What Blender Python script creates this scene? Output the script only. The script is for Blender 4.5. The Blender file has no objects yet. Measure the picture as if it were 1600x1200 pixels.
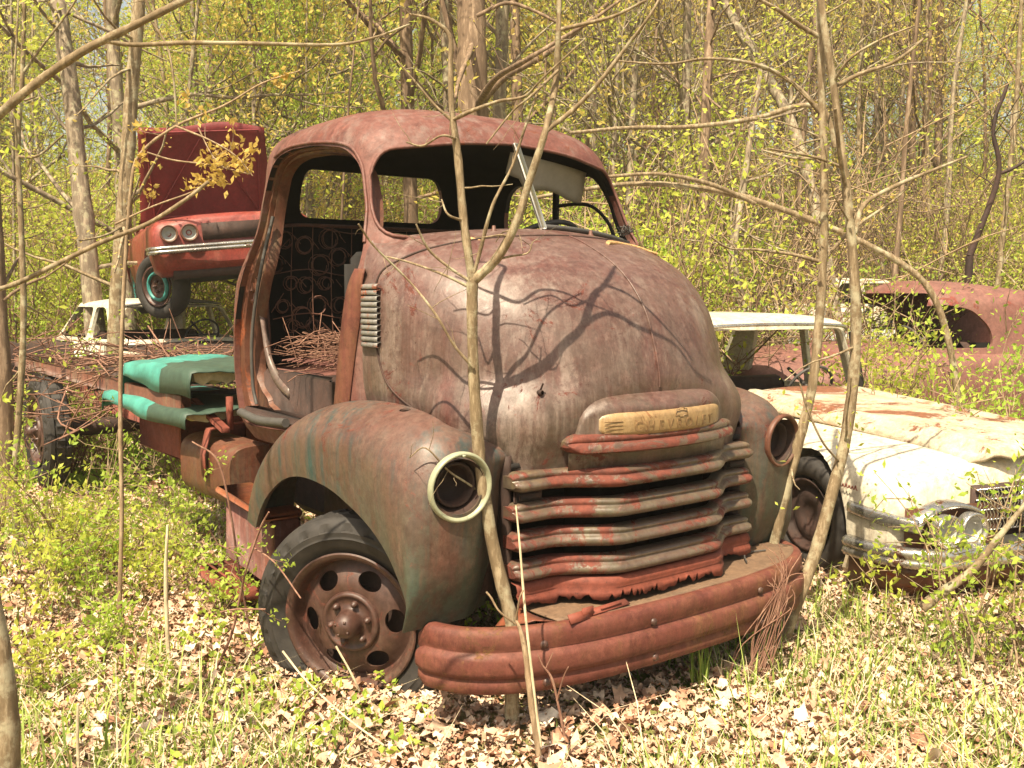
import bpy, math, random
import numpy as np
from mathutils import Vector, Matrix
R = math.radians
S = bpy.context.scene
C = S.collection

# ------------------------------------------------------------------ camera
F, CAMH = 1555.0, 1.60
PITCH = math.atan(142 / F)
cd = bpy.data.cameras.new('camera'); cam = bpy.data.objects.new('camera', cd); C.objects.link(cam)
cd.sensor_width = 36.0; cd.lens = 36.0 * F / 1600; cd.clip_end = 600; cd.clip_start = 0.05
cam.location = (0, 0, CAMH); cam.rotation_euler = (math.pi / 2 - PITCH, 0, 0)
S.camera = cam

# ------------------------------------------------------------------ light
SUN_EL = 59; SUN_DIR = Vector((-0.40, -0.92, 0)).normalized() * math.cos(R(SUN_EL)); SUN_DIR.z = math.sin(R(SUN_EL))
w = bpy.data.worlds.new('World'); S.world = w; w.use_nodes = True
nt = w.node_tree; nt.nodes.clear()
sky = nt.nodes.new('ShaderNodeTexSky'); sky.sky_type = 'NISHITA'; sky.sun_disc = False
sky.sun_elevation = R(SUN_EL); sky.sun_rotation = math.atan2(SUN_DIR.x, SUN_DIR.y)
sky.dust_density = 3.0; sky.air_density = 1.0; sky.ozone_density = 0.4
bg = nt.nodes.new('ShaderNodeBackground'); bg.inputs['Strength'].default_value = 0.10
wo = nt.nodes.new('ShaderNodeOutputWorld')
wm = nt.nodes.new('ShaderNodeMix'); wm.data_type = 'RGBA'; wm.blend_type = 'MULTIPLY'; wm.inputs[0].default_value = 1; wm.inputs[7].default_value = (1.12, 1.0, .80, 1)
nt.links.new(sky.outputs[0], wm.inputs[6]); nt.links.new(wm.outputs[2], bg.inputs[0]); nt.links.new(bg.outputs[0], wo.inputs[0])
sl = bpy.data.lights.new('sun', 'SUN'); so = bpy.data.objects.new('sun', sl); C.objects.link(so)
sl.energy = 5.0; sl.angle = R(0.5); sl.color = (1.0, 0.87, 0.65)
so.rotation_euler = SUN_DIR.to_track_quat('Z', 'Y').to_euler()
S.view_settings.view_transform = 'Standard'; S.view_settings.look = 'None'
S.view_settings.exposure = 1.18; S.view_settings.gamma = 1
S.cycles.max_bounces = 6; S.cycles.diffuse_bounces = 3; S.cycles.transmission_bounces = 4
S.cycles.use_adaptive_sampling = True
S.cycles.volume_bounces = 0
HAZE_D = 0.0016

# ------------------------------------------------------------------ helpers
CP, SP = math.cos(PITCH), math.sin(PITCH)
def at(px, py, depth):
    """world point seen at that photo pixel, at that distance (world y) from the camera"""
    x = (px - 800) / F; y = -(py - 600) / F
    r = np.array([x, CP + y * SP, -SP + y * CP]); r = r / r[1]
    return np.array([0, 0, CAMH]) + r * depth

class MB:
    def __init__(s): s.v = []; s.n = 0; s.l = []; s.c = []; s.t = []
    def add(s, V, Fa, tone=0.5):
        V = np.asarray(V, float).reshape(-1, 3)
        if isinstance(Fa, np.ndarray):
            s.l.append((Fa + s.n).ravel()); s.c.append(np.full(len(Fa), Fa.shape[1])); k = len(Fa)
        else:
            s.l.append(np.array([i + s.n for f in Fa for i in f], int)); s.c.append(np.array([len(f) for f in Fa], int)); k = len(Fa)
        s.t.append(np.broadcast_to(np.asarray(tone, float), (k,)))
        s.v.append(V); s.n += len(V)
    def mesh(s, name, smooth=True):
        me = bpy.data.meshes.new(name)
        if not s.v or not sum(len(q) for q in s.l): return me
        V = np.concatenate(s.v); L = np.concatenate(s.l).astype(np.int32); N = np.concatenate(s.c).astype(np.int32); T = np.concatenate(s.t)
        me.vertices.add(len(V)); me.vertices.foreach_set('co', V.astype(np.float32).ravel())
        me.loops.add(len(L)); me.loops.foreach_set('vertex_index', L)
        me.polygons.add(len(N)); me.polygons.foreach_set('loop_start', np.concatenate([[0], np.cumsum(N)[:-1]]).astype(np.int32))
        try: me.polygons.foreach_set('loop_total', N)
        except Exception: pass
        a = me.attributes.new('tone', 'FLOAT', 'FACE'); a.data.foreach_set('value', T.astype(np.float32))
        me.update(calc_edges=True); me.validate()
        if smooth: me.polygons.foreach_set('use_smooth', np.ones(len(me.polygons), bool))
        return me

def smooth_path(P, k=6):
    P = np.asarray(P, float)
    if len(P) == 2: return P[0] + (P[1] - P[0]) * np.linspace(0, 1, k + 1)[:, None]
    if len(P) < 2: return P
    Q = np.vstack([2 * P[0] - P[1], P, 2 * P[-1] - P[-2]]); out = []
    for i in range(1, len(Q) - 2):
        a, b, c, d = Q[i - 1], Q[i], Q[i + 1], Q[i + 2]
        for t in np.arange(k) / k:
            out.append(0.5 * (2 * b + (c - a) * t + (2 * a - 5 * b + 4 * c - d) * t * t + (3 * b - a - 3 * c + d) * t ** 3))
    out.append(P[-1]); return np.array(out)

def tube(mb, P, r, sides=6, cap=True, tone=0.5, flat=None):
    P = np.asarray(P, float); n = len(P); r = np.broadcast_to(np.asarray(r, float), (n,))
    T = np.gradient(P, axis=0); T /= np.linalg.norm(T, axis=1)[:, None] + 1e-9
    ref = np.array([0.31, 0.22, 0.92]) if abs(T[:, 2]).mean() < 0.8 else np.array([0.9, 0.3, 0.1])
    A = np.cross(T, ref); A /= np.linalg.norm(A, axis=1)[:, None] + 1e-9; B = np.cross(T, A)
    a = np.arange(sides) * 2 * math.pi / sides
    f = 1.0 if flat is None else flat
    V = P[:, None, :] + r[:, None, None] * (A[:, None, :] * np.cos(a)[None, :, None] + f * B[:, None, :] * np.sin(a)[None, :, None])
    i = np.arange(n - 1)[:, None] * sides; j = np.arange(sides)[None, :]; j2 = (j + 1) % sides
    Q = np.stack([i + j, i + j2, i + sides + j2, i + sides + j], -1).reshape(-1, 4)
    mb.add(V, Q, tone)
    if cap:
        mb.add(V[0], [list(range(sides))[::-1]], tone); mb.add(V[-1], [list(range(sides))], tone)

def box(mb, c, d, rot=None, bev=0.0, tone=0.5):
    c = np.array(c, float); h = np.array(d, float) / 2
    if bev <= 0:
        V = np.array([[x, y, z] for x in (-1, 1) for y in (-1, 1) for z in (-1, 1)], float) * h
        Fc = [[0, 1, 3, 2], [4, 6, 7, 5], [0, 4, 5, 1], [2, 3, 7, 6], [0, 2, 6, 4], [1, 5, 7, 3]]
    else:
        V = []; b = bev; idx = {}
        for x in (-1, 1):
            for y in (-1, 1):
                for z in (-1, 1):
                    s = np.array([x, y, z])
                    for k in range(3):
                        o = np.ones(3) * b; o[k] = 0; idx[(x, y, z, k)] = len(V); V.append(s * (h - o))
        V = np.array(V); Fc = []
        for k in range(3):
            a_, b_ = [q for q in range(3) if q != k]
            for sg in (-1, 1):
                f = []
                for (p, q) in ((-1, -1), (1, -1), (1, 1), (-1, 1)):
                    s = [0, 0, 0]; s[k] = sg; s[a_] = p; s[b_] = q; f.append(idx[(s[0], s[1], s[2], k)])
                Fc.append(f)
        for k in range(3):
            a_, b_ = [q for q in range(3) if q != k]
            for p in (-1, 1):
                for q in (-1, 1):
                    e = []
                    for sg, kk in ((-1, a_), (1, a_), (1, b_), (-1, b_)):
                        s = [0, 0, 0]; s[k] = sg; s[a_] = p; s[b_] = q; e.append(idx[(s[0], s[1], s[2], kk)])
                    Fc.append(e)
        for x in (-1, 1):
            for y in (-1, 1):
                for z in (-1, 1): Fc.append([idx[(x, y, z, k)] for k in range(3)])
    if rot is not None: V = V @ np.array(rot).T
    mb.add(V + c, Fc, tone)

def rotm(ax, deg):
    return np.array(Matrix.Rotation(R(deg), 3, ax))

def grid(mb, V, tone=0.5, closed_u=False, closed_v=False, flip=False):
    V = np.asarray(V, float); a, b = V.shape[:2]
    i = np.arange(a if closed_u else a - 1)[:, None]; j = np.arange(b if closed_v else b - 1)[None, :]
    i2 = (i + 1) % a; j2 = (j + 1) % b
    Q = np.stack([i * b + j, i * b + j2, i2 * b + j2, i2 * b + j], -1).reshape(-1, 4)
    if flip: Q = Q[:, ::-1]
    mb.add(V, Q, tone)

def lathe(mb, prof, c=(0, 0, 0), axis='x', n=48, tone=0.5, rot=None):
    """prof: (axial, radius) list"""
    prof = np.array(prof, float); a = np.arange(n) * 2 * math.pi / n
    ax = np.broadcast_to(prof[:, 0][:, None], (len(prof), n)); r = prof[:, 1][:, None]
    u = r * np.cos(a); v = r * np.sin(a)
    V = {'x': np.stack([ax, u, v], -1), 'y': np.stack([u, ax, v], -1), 'z': np.stack([u, v, ax], -1)}[axis]
    if rot is not None: V = V @ np.array(rot).T
    grid(mb, V + np.array(c, float), tone, closed_v=True)

def prism(poly, lo, hi, axis):
    """closed prism mesh of polygon; axis x: poly=(y,z); axis y: poly=(x,z); axis z: (x,y)"""
    mb = MB(); P = np.array(poly, float); n = len(P)
    def mk(h):
        k = np.full(n, h)
        return {'x': np.stack([k, P[:, 0], P[:, 1]], -1), 'y': np.stack([P[:, 0], k, P[:, 1]], -1), 'z': np.stack([P[:, 0], P[:, 1], k], -1)}[axis]
    V = np.vstack([mk(lo), mk(hi)])
    Fc = [list(range(n))[::-1], [n + i for i in range(n)]] + [[i, (i + 1) % n, n + (i + 1) % n, n + i] for i in range(n)]
    mb.add(V, Fc); return mb

def rpoly(P, r=0.05, k=5):
    """round polygon corners"""
    P = [np.array(p, float) for p in P]; n = len(P); out = []
    for i in range(n):
        a, b, c = P[i - 1], P[i], P[(i + 1) % n]
        la, lc = np.linalg.norm(a - b), np.linalg.norm(c - b); q = min(r, la * .45, lc * .45)
        p0 = b + (a - b) / la * q; p2 = b + (c - b) / lc * q
        for t in np.linspace(0, 1, k): out.append((1 - t) ** 2 * p0 + 2 * t * (1 - t) * b + t * t * p2)
    return np.array(out)

def obj(name, mb, mat, parent=None, smooth=True, loc=None):
    me = mb.mesh(name, smooth) if isinstance(mb, MB) else mb
    o = bpy.data.objects.new(name, me); C.objects.link(o)
    if mat and not me.materials: me.materials.append(mat)
    if parent: o.parent = parent
    if loc is not None: o.location = loc
    return o

def sharp(o, ang=35):
    me = o.data
    try: me.set_sharp_from_angle(angle=R(ang))
    except Exception: pass
    return o

def modify(o, fn):
    """apply modifiers added by fn"""
    fn(o); dg = bpy.context.evaluated_depsgraph_get(); dg.update()
    me = bpy.data.meshes.new_from_object(o.evaluated_get(dg)); o.modifiers.clear()
    old = o.data; o.data = me; me.name = o.name; return o

def recalc(me):
    import bmesh
    b = bmesh.new(); b.from_mesh(me); bmesh.ops.remove_doubles(b, verts=b.verts, dist=1e-5)
    bmesh.ops.recalc_face_normals(b, faces=b.faces); b.to_mesh(me); b.free()

def cut(o, cutters, thick=None, keep_smooth=True):
    """solidify then subtract the cutter meshes"""
    tmp = []
    recalc(o.data)
    for mb in cutters:
        c = bpy.data.objects.new('cutter', mb.mesh('cutter', False)); C.objects.link(c); recalc(c.data)
        c.matrix_world = o.matrix_world; tmp.append(c)
    par = o.parent; o.parent = None
    for c in tmp: c.matrix_world = o.matrix_world.copy()
    bpy.context.view_layer.update()
    if thick:
        m = o.modifiers.new('s', 'SOLIDIFY'); m.thickness = thick; m.offset = -1; m.use_even_offset = False
    for c in tmp:
        m = o.modifiers.new('b', 'BOOLEAN'); m.operation = 'DIFFERENCE'; m.object = c; m.solver = 'EXACT'
    dg = bpy.context.evaluated_depsgraph_get(); dg.update()
    me = bpy.data.meshes.new_from_object(o.evaluated_get(dg)); o.modifiers.clear(); o.data = me; me.name = o.name
    for c in tmp: bpy.data.objects.remove(c, do_unlink=True)
    o.parent = par
    sharp(o, 40)
    return o

def tag(o, label=None, cat=None, group=None, kind=None):
    if label: o['label'] = label
    if cat: o['category'] = cat
    if group: o['group'] = group
    if kind: o['kind'] = kind
    return o

def empty(name, loc=(0, 0, 0), rz=0, label=None, cat=None, group=None):
    o = bpy.data.objects.new(name, None); C.objects.link(o); o.location = tuple(loc); o.rotation_euler = (0, 0, rz)
    o.empty_display_size = 0.1
    return tag(o, label, cat, group)

def copy_tree(o, parent=None):
    c = o.copy(); C.objects.link(c); c.parent = parent
    for ch in list(o.children): copy_tree(ch, c)
    return c

# ------------------------------------------------------------------ materials
def newmat(name):
    m = bpy.data.materials.new(name); m.use_nodes = True; n = m.node_tree
    b = n.nodes['Principled BSDF']; return m, n, b
def N(n, t, **kw):
    x = n.nodes.new(t)
    for k, v in kw.items():
        if k in x.inputs: x.inputs[k].default_value = v
        else: setattr(x, k, v)
    return x
def ramp(n, src, stops):
    r = n.nodes.new('ShaderNodeValToRGB'); e = r.color_ramp.elements
    while len(e) < len(stops): e.new(0.5)
    for i, (p, c) in enumerate(stops): e[i].position = p; e[i].color = (*c, 1) if len(c) == 3 else c
    n.links.new(src, r.inputs[0]); return r.outputs[0]
def mixc(n, f, a, b, mode='MIX'):
    x = n.nodes.new('ShaderNodeMix'); x.data_type = 'RGBA'; x.blend_type = mode
    if hasattr(f, 'links'): n.links.new(f, x.inputs[0])
    else: x.inputs[0].default_value = f
    for k, s in ((6, a), (7, b)):
        if hasattr(s, 'links'): n.links.new(s, x.inputs[k])
        else: x.inputs[k].default_value = (*s, 1)
    return x.outputs[2]
def noise(n, scale, detail=6, rough=.6, vec=None, sc=None, dist=0.0):
    t = N(n, 'ShaderNodeTexNoise', Scale=scale, Detail=detail, Roughness=rough, Distortion=dist)
    if vec is not None:
        if sc is not None:
            m = n.nodes.new('ShaderNodeMapping'); m.inputs['Scale'].default_value = sc; n.links.new(vec, m.inputs[0]); vec = m.outputs[0]
        n.links.new(vec, t.inputs['Vector'])
    return t.outputs['Fac']
def coord(n): return n.nodes.new('ShaderNodeTexCoord').outputs['Object']
def bump(n, b, src, strength=.3, dist=.01):
    x = n.nodes.new('ShaderNodeBump'); x.inputs['Strength'].default_value = strength; x.inputs['Distance'].default_value = dist
    n.links.new(src, x.inputs['Height']); n.links.new(x.outputs[0], b.inputs['Normal'])
def thr(n, src, lo, hi):
    return ramp(n, src, [(lo, (0, 0, 0)), (hi, (1, 1, 1))])

def rust(name, base, alt, patch, streak=None, streak_amt=.5, patch_at=.62, rough=(.45, .75), zgrad=None, spec=.5, pscale=3.0, bumpy=.35, pit=1.0):
    """weathered painted steel: base tone, mottled alt tone, rust patches with ragged edges, vertical run marks, pitting"""
    m, n, b = newmat(name); v = coord(n)
    def mul(a_, k):
        q = n.nodes.new('ShaderNodeMath'); q.operation = 'MULTIPLY'; n.links.new(a_, q.inputs[0])
        if hasattr(k, 'links'): n.links.new(k, q.inputs[1])
        else: q.inputs[1].default_value = k
        return q.outputs[0]
    c = mixc(n, thr(n, noise(n, 2.2, 10, .7, v), .40, .60), base, alt)
    if zgrad is not None:   # paint left on the lower panel: (z_low, z_high, colour, amount)
        sx = n.nodes.new('ShaderNodeSeparateXYZ'); n.links.new(v, sx.inputs[0])
        mr = n.nodes.new('ShaderNodeMapRange'); mr.inputs[1].default_value = zgrad[0]; mr.inputs[2].default_value = zgrad[1]
        mr.inputs[3].default_value = zgrad[3]; mr.inputs[4].default_value = 0; n.links.new(sx.outputs[2], mr.inputs[0])
        g2 = thr(n, noise(n, 1.0, 8, .65, v, (5, 5, 1.1)), .36, .50)
        c = mixc(n, mul(mr.outputs[0], g2), c, zgrad[2])
    if streak is not None:
        g = thr(n, noise(n, 1.3, 3, .5, v), .36, .60)
        s1 = thr(n, noise(n, 1.0, 7, .65, v, (13, 13, .9)), .50, .62); s2 = thr(n, noise(n, 1.0, 6, .7, v, (45, 45, 1.6)), .50, .66)
        c = mixc(n, mul(mul(s1, g), streak_amt), c, streak)
        c = mixc(n, mul(mul(s2, g), streak_amt * .6), c, streak)
        s3 = thr(n, noise(n, 1.0, 6, .7, v, (30, 30, 1.1)), .56, .66); c = mixc(n, mul(s3, .35), c, tuple(x * .5 for x in patch))
    st = thr(n, noise(n, 5.5, 12, .8, v, (1, 1, .7), dist=.5), .53, .56); c = mixc(n, mul(st, .42), c, tuple(x * .55 for x in base))
    st2 = thr(n, noise(n, 8.0, 12, .8, v, (1.3, 1.3, .6)), .555, .58); c = mixc(n, mul(st2, .35), c, tuple(min(1, x * 1.45) for x in alt))
    pf = thr(n, noise(n, pscale, 12, .78, v, dist=.8), patch_at, patch_at + .02)
    pc = mixc(n, thr(n, noise(n, 30, 6, .7, v), .40, .60), patch, tuple(min(1, x * .62) for x in patch))
    halo = thr(n, noise(n, pscale, 12, .78, v, dist=.8), patch_at - .05, patch_at + .01); c = mixc(n, mul(halo, .35), c, tuple(x * .7 for x in patch))
    c = mixc(n, pf, c, pc)
    sp = thr(n, noise(n, 48, 8, .8, v), .585, .62); dn = thr(n, noise(n, 2.6, 5, .6, v), .42, .60)
    c = mixc(n, mul(mul(sp, dn), .75 * pit), c, tuple(x * .42 for x in patch))
    sp2 = thr(n, noise(n, 20, 9, .8, v, dist=.5), .62, .64)
    c = mixc(n, mul(sp2, .6 * pit), c, tuple(min(1, x * 1.1) for x in patch))
    fine = noise(n, 34, 8, .75, v)
    c = mixc(n, .8, c, mixc(n, 1.0, c, ramp(n, fine, [(.28, (.55, .52, .5)), (.72, (1.35, 1.35, 1.35))]), 'MULTIPLY'))
    n.links.new(c, b.inputs['Base Color'])
    rr = ramp(n, noise(n, 9, 8, .7, v), [(.35, (rough[0],) * 3), (.65, (rough[1],) * 3)])
    rm = n.nodes.new('ShaderNodeMath'); rm.operation = 'MAXIMUM'; n.links.new(rr, rm.inputs[0]); n.links.new(mul(pf, .85), rm.inputs[1]); n.links.new(rm.outputs[0], b.inputs['Roughness'])
    b.inputs['Specular IOR Level'].default_value = spec
    ad = n.nodes.new('ShaderNodeMath'); ad.operation = 'ADD'; n.links.new(fine, ad.inputs[0]); n.links.new(pf, ad.inputs[1])
    big = noise(n, 3.0, 3, .5, v); a2 = n.nodes.new('ShaderNodeMath'); a2.operation = 'MULTIPLY_ADD'; n.links.new(big, a2.inputs[0]); a2.inputs[1].default_value = 3.0; n.links.new(ad.outputs[0], a2.inputs[2])
    bump(n, b, a2.outputs[0], bumpy, .004)
    return m

def simple(name, col, rough=.6, metal=0, var=.25, scale=12, spec=.5, b_=.15):
    m, n, b = newmat(name); v = coord(n)
    f = noise(n, scale, 6, .65, v)
    c = ramp(n, f, [(.3, tuple(x * (1 - var) for x in col)), (.7, tuple(min(1, x * (1 + var)) for x in col))])
    n.links.new(c, b.inputs['Base Color']); b.inputs['Roughness'].default_value = rough; b.inputs['Metallic'].default_value = metal
    b.inputs['Specular IOR Level'].default_value = spec
    if b_: bump(n, b, f, b_, .005)
    return m

def leafmat(name, c0, c1, trans=.45, rough=.55, objvar=.25):
    m, n, b = newmat(name)
    a = n.nodes.new('ShaderNodeAttribute'); a.attribute_name = 'tone'
    oi = n.nodes.new('ShaderNodeObjectInfo')
    ad = n.nodes.new('ShaderNodeMath'); ad.operation = 'MULTIPLY_ADD'; n.links.new(oi.outputs['Random'], ad.inputs[0]); ad.inputs[1].default_value = objvar; n.links.new(a.outputs['Fac'], ad.inputs[2])
    c = ramp(n, ad.outputs[0], [(0, c0), (1, c1)])
    n.links.new(c, b.inputs['Base Color']); b.inputs['Roughness'].default_value = rough; b.inputs['Specular IOR Level'].default_value = .3
    t = n.nodes.new('ShaderNodeBsdfTranslucent'); n.links.new(c, t.inputs[0])
    x = n.nodes.new('ShaderNodeMixShader'); x.inputs[0].default_value = trans
    o = n.nodes['Material Output']; n.links.new(b.outputs[0], x.inputs[1]); n.links.new(t.outputs[0], x.inputs[2]); n.links.new(x.outputs[0], o.inputs[0])
    return m

def barkmat(name, c0, c1, sc=(30, 30, 6), lich=None):
    m, n, b = newmat(name); v = coord(n)
    f = noise(n, 1.0, 8, .7, v, sc); c = ramp(n, f, [(.38, tuple(x * .75 for x in c0)), (.5, c0), (.64, c1)])
    c = mixc(n, thr(n, noise(n, 60, 6, .8, v), .60, .66), c, tuple(x * .45 for x in c0))
    if lich: c = mixc(n, thr(n, noise(n, 9, 6, .7, v), .52, .62), c, lich)
    n.links.new(c, b.inputs['Base Color']); b.inputs['Roughness'].default_value = .85; b.inputs['Specular IOR Level'].default_value = .2
    bump(n, b, f, .6, .01); return m

M = {}
GREEN = (.105, .125, .095); TEAL = (.05, .10, .10); MAUVE = (.20, .105, .088); MAUVE2 = (.235, .155, .13)
M['cab'] = rust('cab_rust', (.130, .045, .034), (.155, .066, .052), (.19, .055, .028), (.20, .155, .135), .6, .60, spec=.35)
M['hood'] = rust('hood_rust', (.108, .046, .037), (.122, .074, .062), (.125, .036, .024), (.22, .17, .145), .8, .60, rough=(.34, .55), zgrad=(.95, 1.75, (.070, .066, .048), .7), spec=.45)
M['fender'] = rust('fender_rust', (.120, .056, .042), (.112, .070, .052), (.14, .038, .024), (.026, .062, .062), .95, .61, rough=(.36, .58), zgrad=(.55, 1.10, (.050, .070, .048), .9), spec=.45)
M['bumper'] = rust('bumper_rust', (.125, .037, .027), (.145, .052, .036), (.165, .082, .032), (.19, .10, .045), .5, .575, rough=(.5, .7), spec=.3)
M['grille'] = rust('grille_steel', (.105, .072, .054), (.098, .085, .058), (.155, .038, .022), (.17, .135, .07), .5, .525, rough=(.28, .48), pscale=2.2, spec=.55)
M['apron'] = rust('apron_rust', (.20, .048, .026), (.165, .042, .026), (.10, .032, .022), None, .5, .62, rough=(.7, .9))
M['orange'] = rust('orange_rust', (.24, .065, .024), (.18, .055, .03), (.13, .045, .032), (.27, .13, .04), .5, .60, rough=(.55, .85))
M['jamb'] = rust('jamb_rust', (.105, .036, .020), (.13, .052, .030), (.24, .062, .018), (.12, .10, .06), .7, .60, rough=(.4, .7))
M['wheel'] = rust('wheel_rust', (.058, .027, .020), (.078, .042, .032), (.16, .05, .032), (.14, .09, .06), .3, .58, rough=(.35, .6), pscale=9)
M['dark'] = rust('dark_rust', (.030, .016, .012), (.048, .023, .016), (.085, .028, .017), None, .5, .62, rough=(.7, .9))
M['inside'] = simple('interior_shade_black', (.008, .006, .005), .9, var=.4)  # near-black tone with the shade of hollow insides painted in
M['shelf'] = rust('shelf_rust', (.14, .088, .054), (.165, .10, .058), (.16, .065, .03), None, .5, .62, rough=(.6, .85))
M['louvre'] = rust('louvre_steel', (.20, .20, .18), (.17, .16, .15), (.30, .085, .035), None, .5, .57, pscale=9, rough=(.4, .6))
M['badge'] = rust('badge_plate', (.32, .215, .105), (.26, .165, .075), (.20, .09, .035), (.6, .5, .36), .7, .60, rough=(.3, .5), pscale=8)
M['letters'] = simple('badge_letters', (.17, .10, .045), .5, var=.3, scale=60)
M['bezel'] = simple('bezel_paint', (.29, .30, .20), .4, var=.2, scale=25)
M['tyre'] = simple('tyre_rubber', (.026, .022, .019), .7, var=.45, scale=14, b_=.4)
M['rubber'] = simple('rubber_seal', (.06, .055, .05), .6, var=.3)
M['alu'] = simple('bare_aluminium', (.62, .60, .55), .35, metal=.6, var=.15, scale=20)
M['chrome'] = rust('pitted_chrome', (.55, .54, .50), (.42, .40, .37), (.17, .08, .045), None, .5, .58, rough=(.14, .32), pscale=5)
M['chrome'].node_tree.nodes['Principled BSDF'].inputs['Metallic'].default_value = .85
for k in ('alu',): pass
M['white'] = rust('chalky_white', (.60, .57, .47), (.54, .50, .39), (.30, .10, .045), (.60, .42, .22), .45, .655, rough=(.4, .6), pscale=4)
M['whiterust'] = rust('rusted_cream', (.50, .46, .36), (.44, .37, .25), (.22, .085, .04), (.34, .17, .07), .6, .55, rough=(.5, .75), pscale=1.6)
M['maroon'] = rust('maroon_rust', (.165, .070, .056), (.19, .09, .07), (.20, .045, .03), None, .5, .62, rough=(.5, .75))
M['redcar'] = rust('faded_red', (.24, .036, .026), (.19, .035, .026), (.17, .075, .045), (.32, .11, .08), .6, .62, rough=(.35, .6))
M['redhood'] = rust('dark_red_underside', (.17, .012, .014), (.13, .010, .012), (.10, .03, .02), None, .5, .68, rough=(.45, .7))
M['silver'] = rust('grey_paint', (.34, .35, .35), (.42, .42, .40), (.22, .11, .06), None, .5, .62, rough=(.3, .5))
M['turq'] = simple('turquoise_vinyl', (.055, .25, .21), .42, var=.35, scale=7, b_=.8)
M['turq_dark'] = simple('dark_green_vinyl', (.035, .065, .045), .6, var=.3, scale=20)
M['foam'] = simple('old_foam', (.50, .44, .26), .95, var=.25, scale=20, b_=.6)
M['teal'] = simple('teal_paint', (.04, .22, .20), .5, var=.4, scale=18)
M['wire'] = rust('spring_wire', (.16, .07, .045), (.11, .05, .035), (.2, .1, .06), None, .5, .7)
M['visor'] = simple('visor_board', (.26, .235, .20), .8, var=.15)
M['glass'] = simple('lamp_glass', (.35, .35, .33), .12, var=.2)
M['wood'] = barkmat('dry_wood', (.50, .30, .13), (.66, .45, .22), (8, 60, 60))
M['sap'] = barkmat('sapling_bark', (.20, .145, .085), (.36, .285, .185), (40, 40, 9), (.34, .30, .20))
M['twig'] = barkmat('pale_twig', (.27, .19, .115), (.42, .32, .21), (40, 40, 9))
M['redtwig'] = barkmat('reddish_twig', (.22, .115, .08), (.33, .20, .14), (40, 40, 9))
M['straw'] = barkmat('straw_stem', (.55, .45, .29), (.70, .60, .42), (40, 40, 9))
M['bark'] = barkmat('grey_bark', (.20, .155, .11), (.42, .34, .24), (18, 18, 3), (.36, .33, .22))
M['bark2'] = barkmat('brown_bark', (.17, .115, .075), (.34, .245, .165), (18, 18, 3))
M['fleaf'] = leafmat('spring_leaf', (.38, .48, .05), (.66, .68, .13), .6)
M['gleaf'] = leafmat('green_leaf', (.27, .44, .05), (.54, .66, .11), .6)
M['yleaf'] = leafmat('yellow_leaf', (.56, .50, .10), (.74, .56, .18), .55)
M['mapleleaf'] = leafmat('young_maple_leaf', (.52, .36, .07), (.66, .48, .14), .5)
M['grass'] = leafmat('grass_blade', (.12, .22, .03), (.42, .50, .12), .35)
def littermat():
    m, n, b = newmat('dry_leaf_litter')
    a = n.nodes.new('ShaderNodeAttribute'); a.attribute_name = 'tone'
    c = ramp(n, a.outputs['Fac'], [(0, (.14, .065, .04)), (.25, (.32, .17, .105)), (.5, (.50, .32, .215)), (.75, (.57, .42, .30)), (.93, (.66, .53, .41)), (1, (.78, .70, .58))])
    f = noise(n, 40, 4, .6, coord(n)); c = mixc(n, 1.0, c, ramp(n, f, [(.3, (.75, .72, .7)), (.7, (1.15, 1.15, 1.15))]), 'MULTIPLY')
    n.links.new(c, b.inputs['Base Color']); b.inputs['Roughness'].default_value = .8; b.inputs['Specular IOR Level'].default_value = .25
    return m
M['litter'] = littermat()
def groundmat():
    m, n, b = newmat('forest_floor'); v = coord(n)
    f = noise(n, 18, 8, .75, v); c = ramp(n, f, [(.3, (.14, .08, .045)), (.5, (.32, .21, .13)), (.7, (.50, .38, .26))])
    g = thr(n, noise(n, .35, 5, .6, v), .42, .6)
    c = mixc(n, g, c, ramp(n, noise(n, 9, 8, .75, v), [(.35, (.12, .16, .03)), (.65, (.28, .33, .07))]))
    n.links.new(c, b.inputs['Base Color']); b.inputs['Roughness'].default_value = .95; b.inputs['Specular IOR Level'].default_value = .1
    bump(n, b, f, .8, .05); return m
M['ground'] = groundmat()

# ------------------------------------------------------------------ terrain
def sm(t): t = np.clip(t, 0, 1); return t * t * (3 - 2 * t)
def gz(x, y):
    x = np.asarray(x, float); y = np.asarray(y, float)
    h = .035 * np.sin(x * 1.7 + y * .6) * np.cos(y * 1.3 - x * .4) + .02 * np.sin(x * 4.1 + 1) * np.sin(y * 3.7)
    y = np.minimum(y, 66)
    far = sm((y - 9) / 14) * (y - 9) * .10 + sm((y - 22) / 22) * (y - 22) * .10
    return h * sm((y + 3) / 4) * 1.0 + far + sm((np.abs(x) - 14) / 25) * .0
mb = MB()
ys = np.concatenate([np.linspace(-14, 1, 12)[:-1], np.linspace(1, 12, 90)[:-1], np.linspace(12, 60, 60)[:-1], np.linspace(60, 170, 12)])
xs = np.concatenate([np.linspace(-110, -14, 14)[:-1], np.linspace(-14, 14, 150)[:-1], np.linspace(14, 110, 14)])
Xg, Yg = np.meshgrid(xs, ys, indexing='ij')
grid(mb, np.stack([Xg, Yg, gz(Xg, Yg)], -1))
tag(obj('ground', mb, M['ground']), kind='structure')

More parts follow.
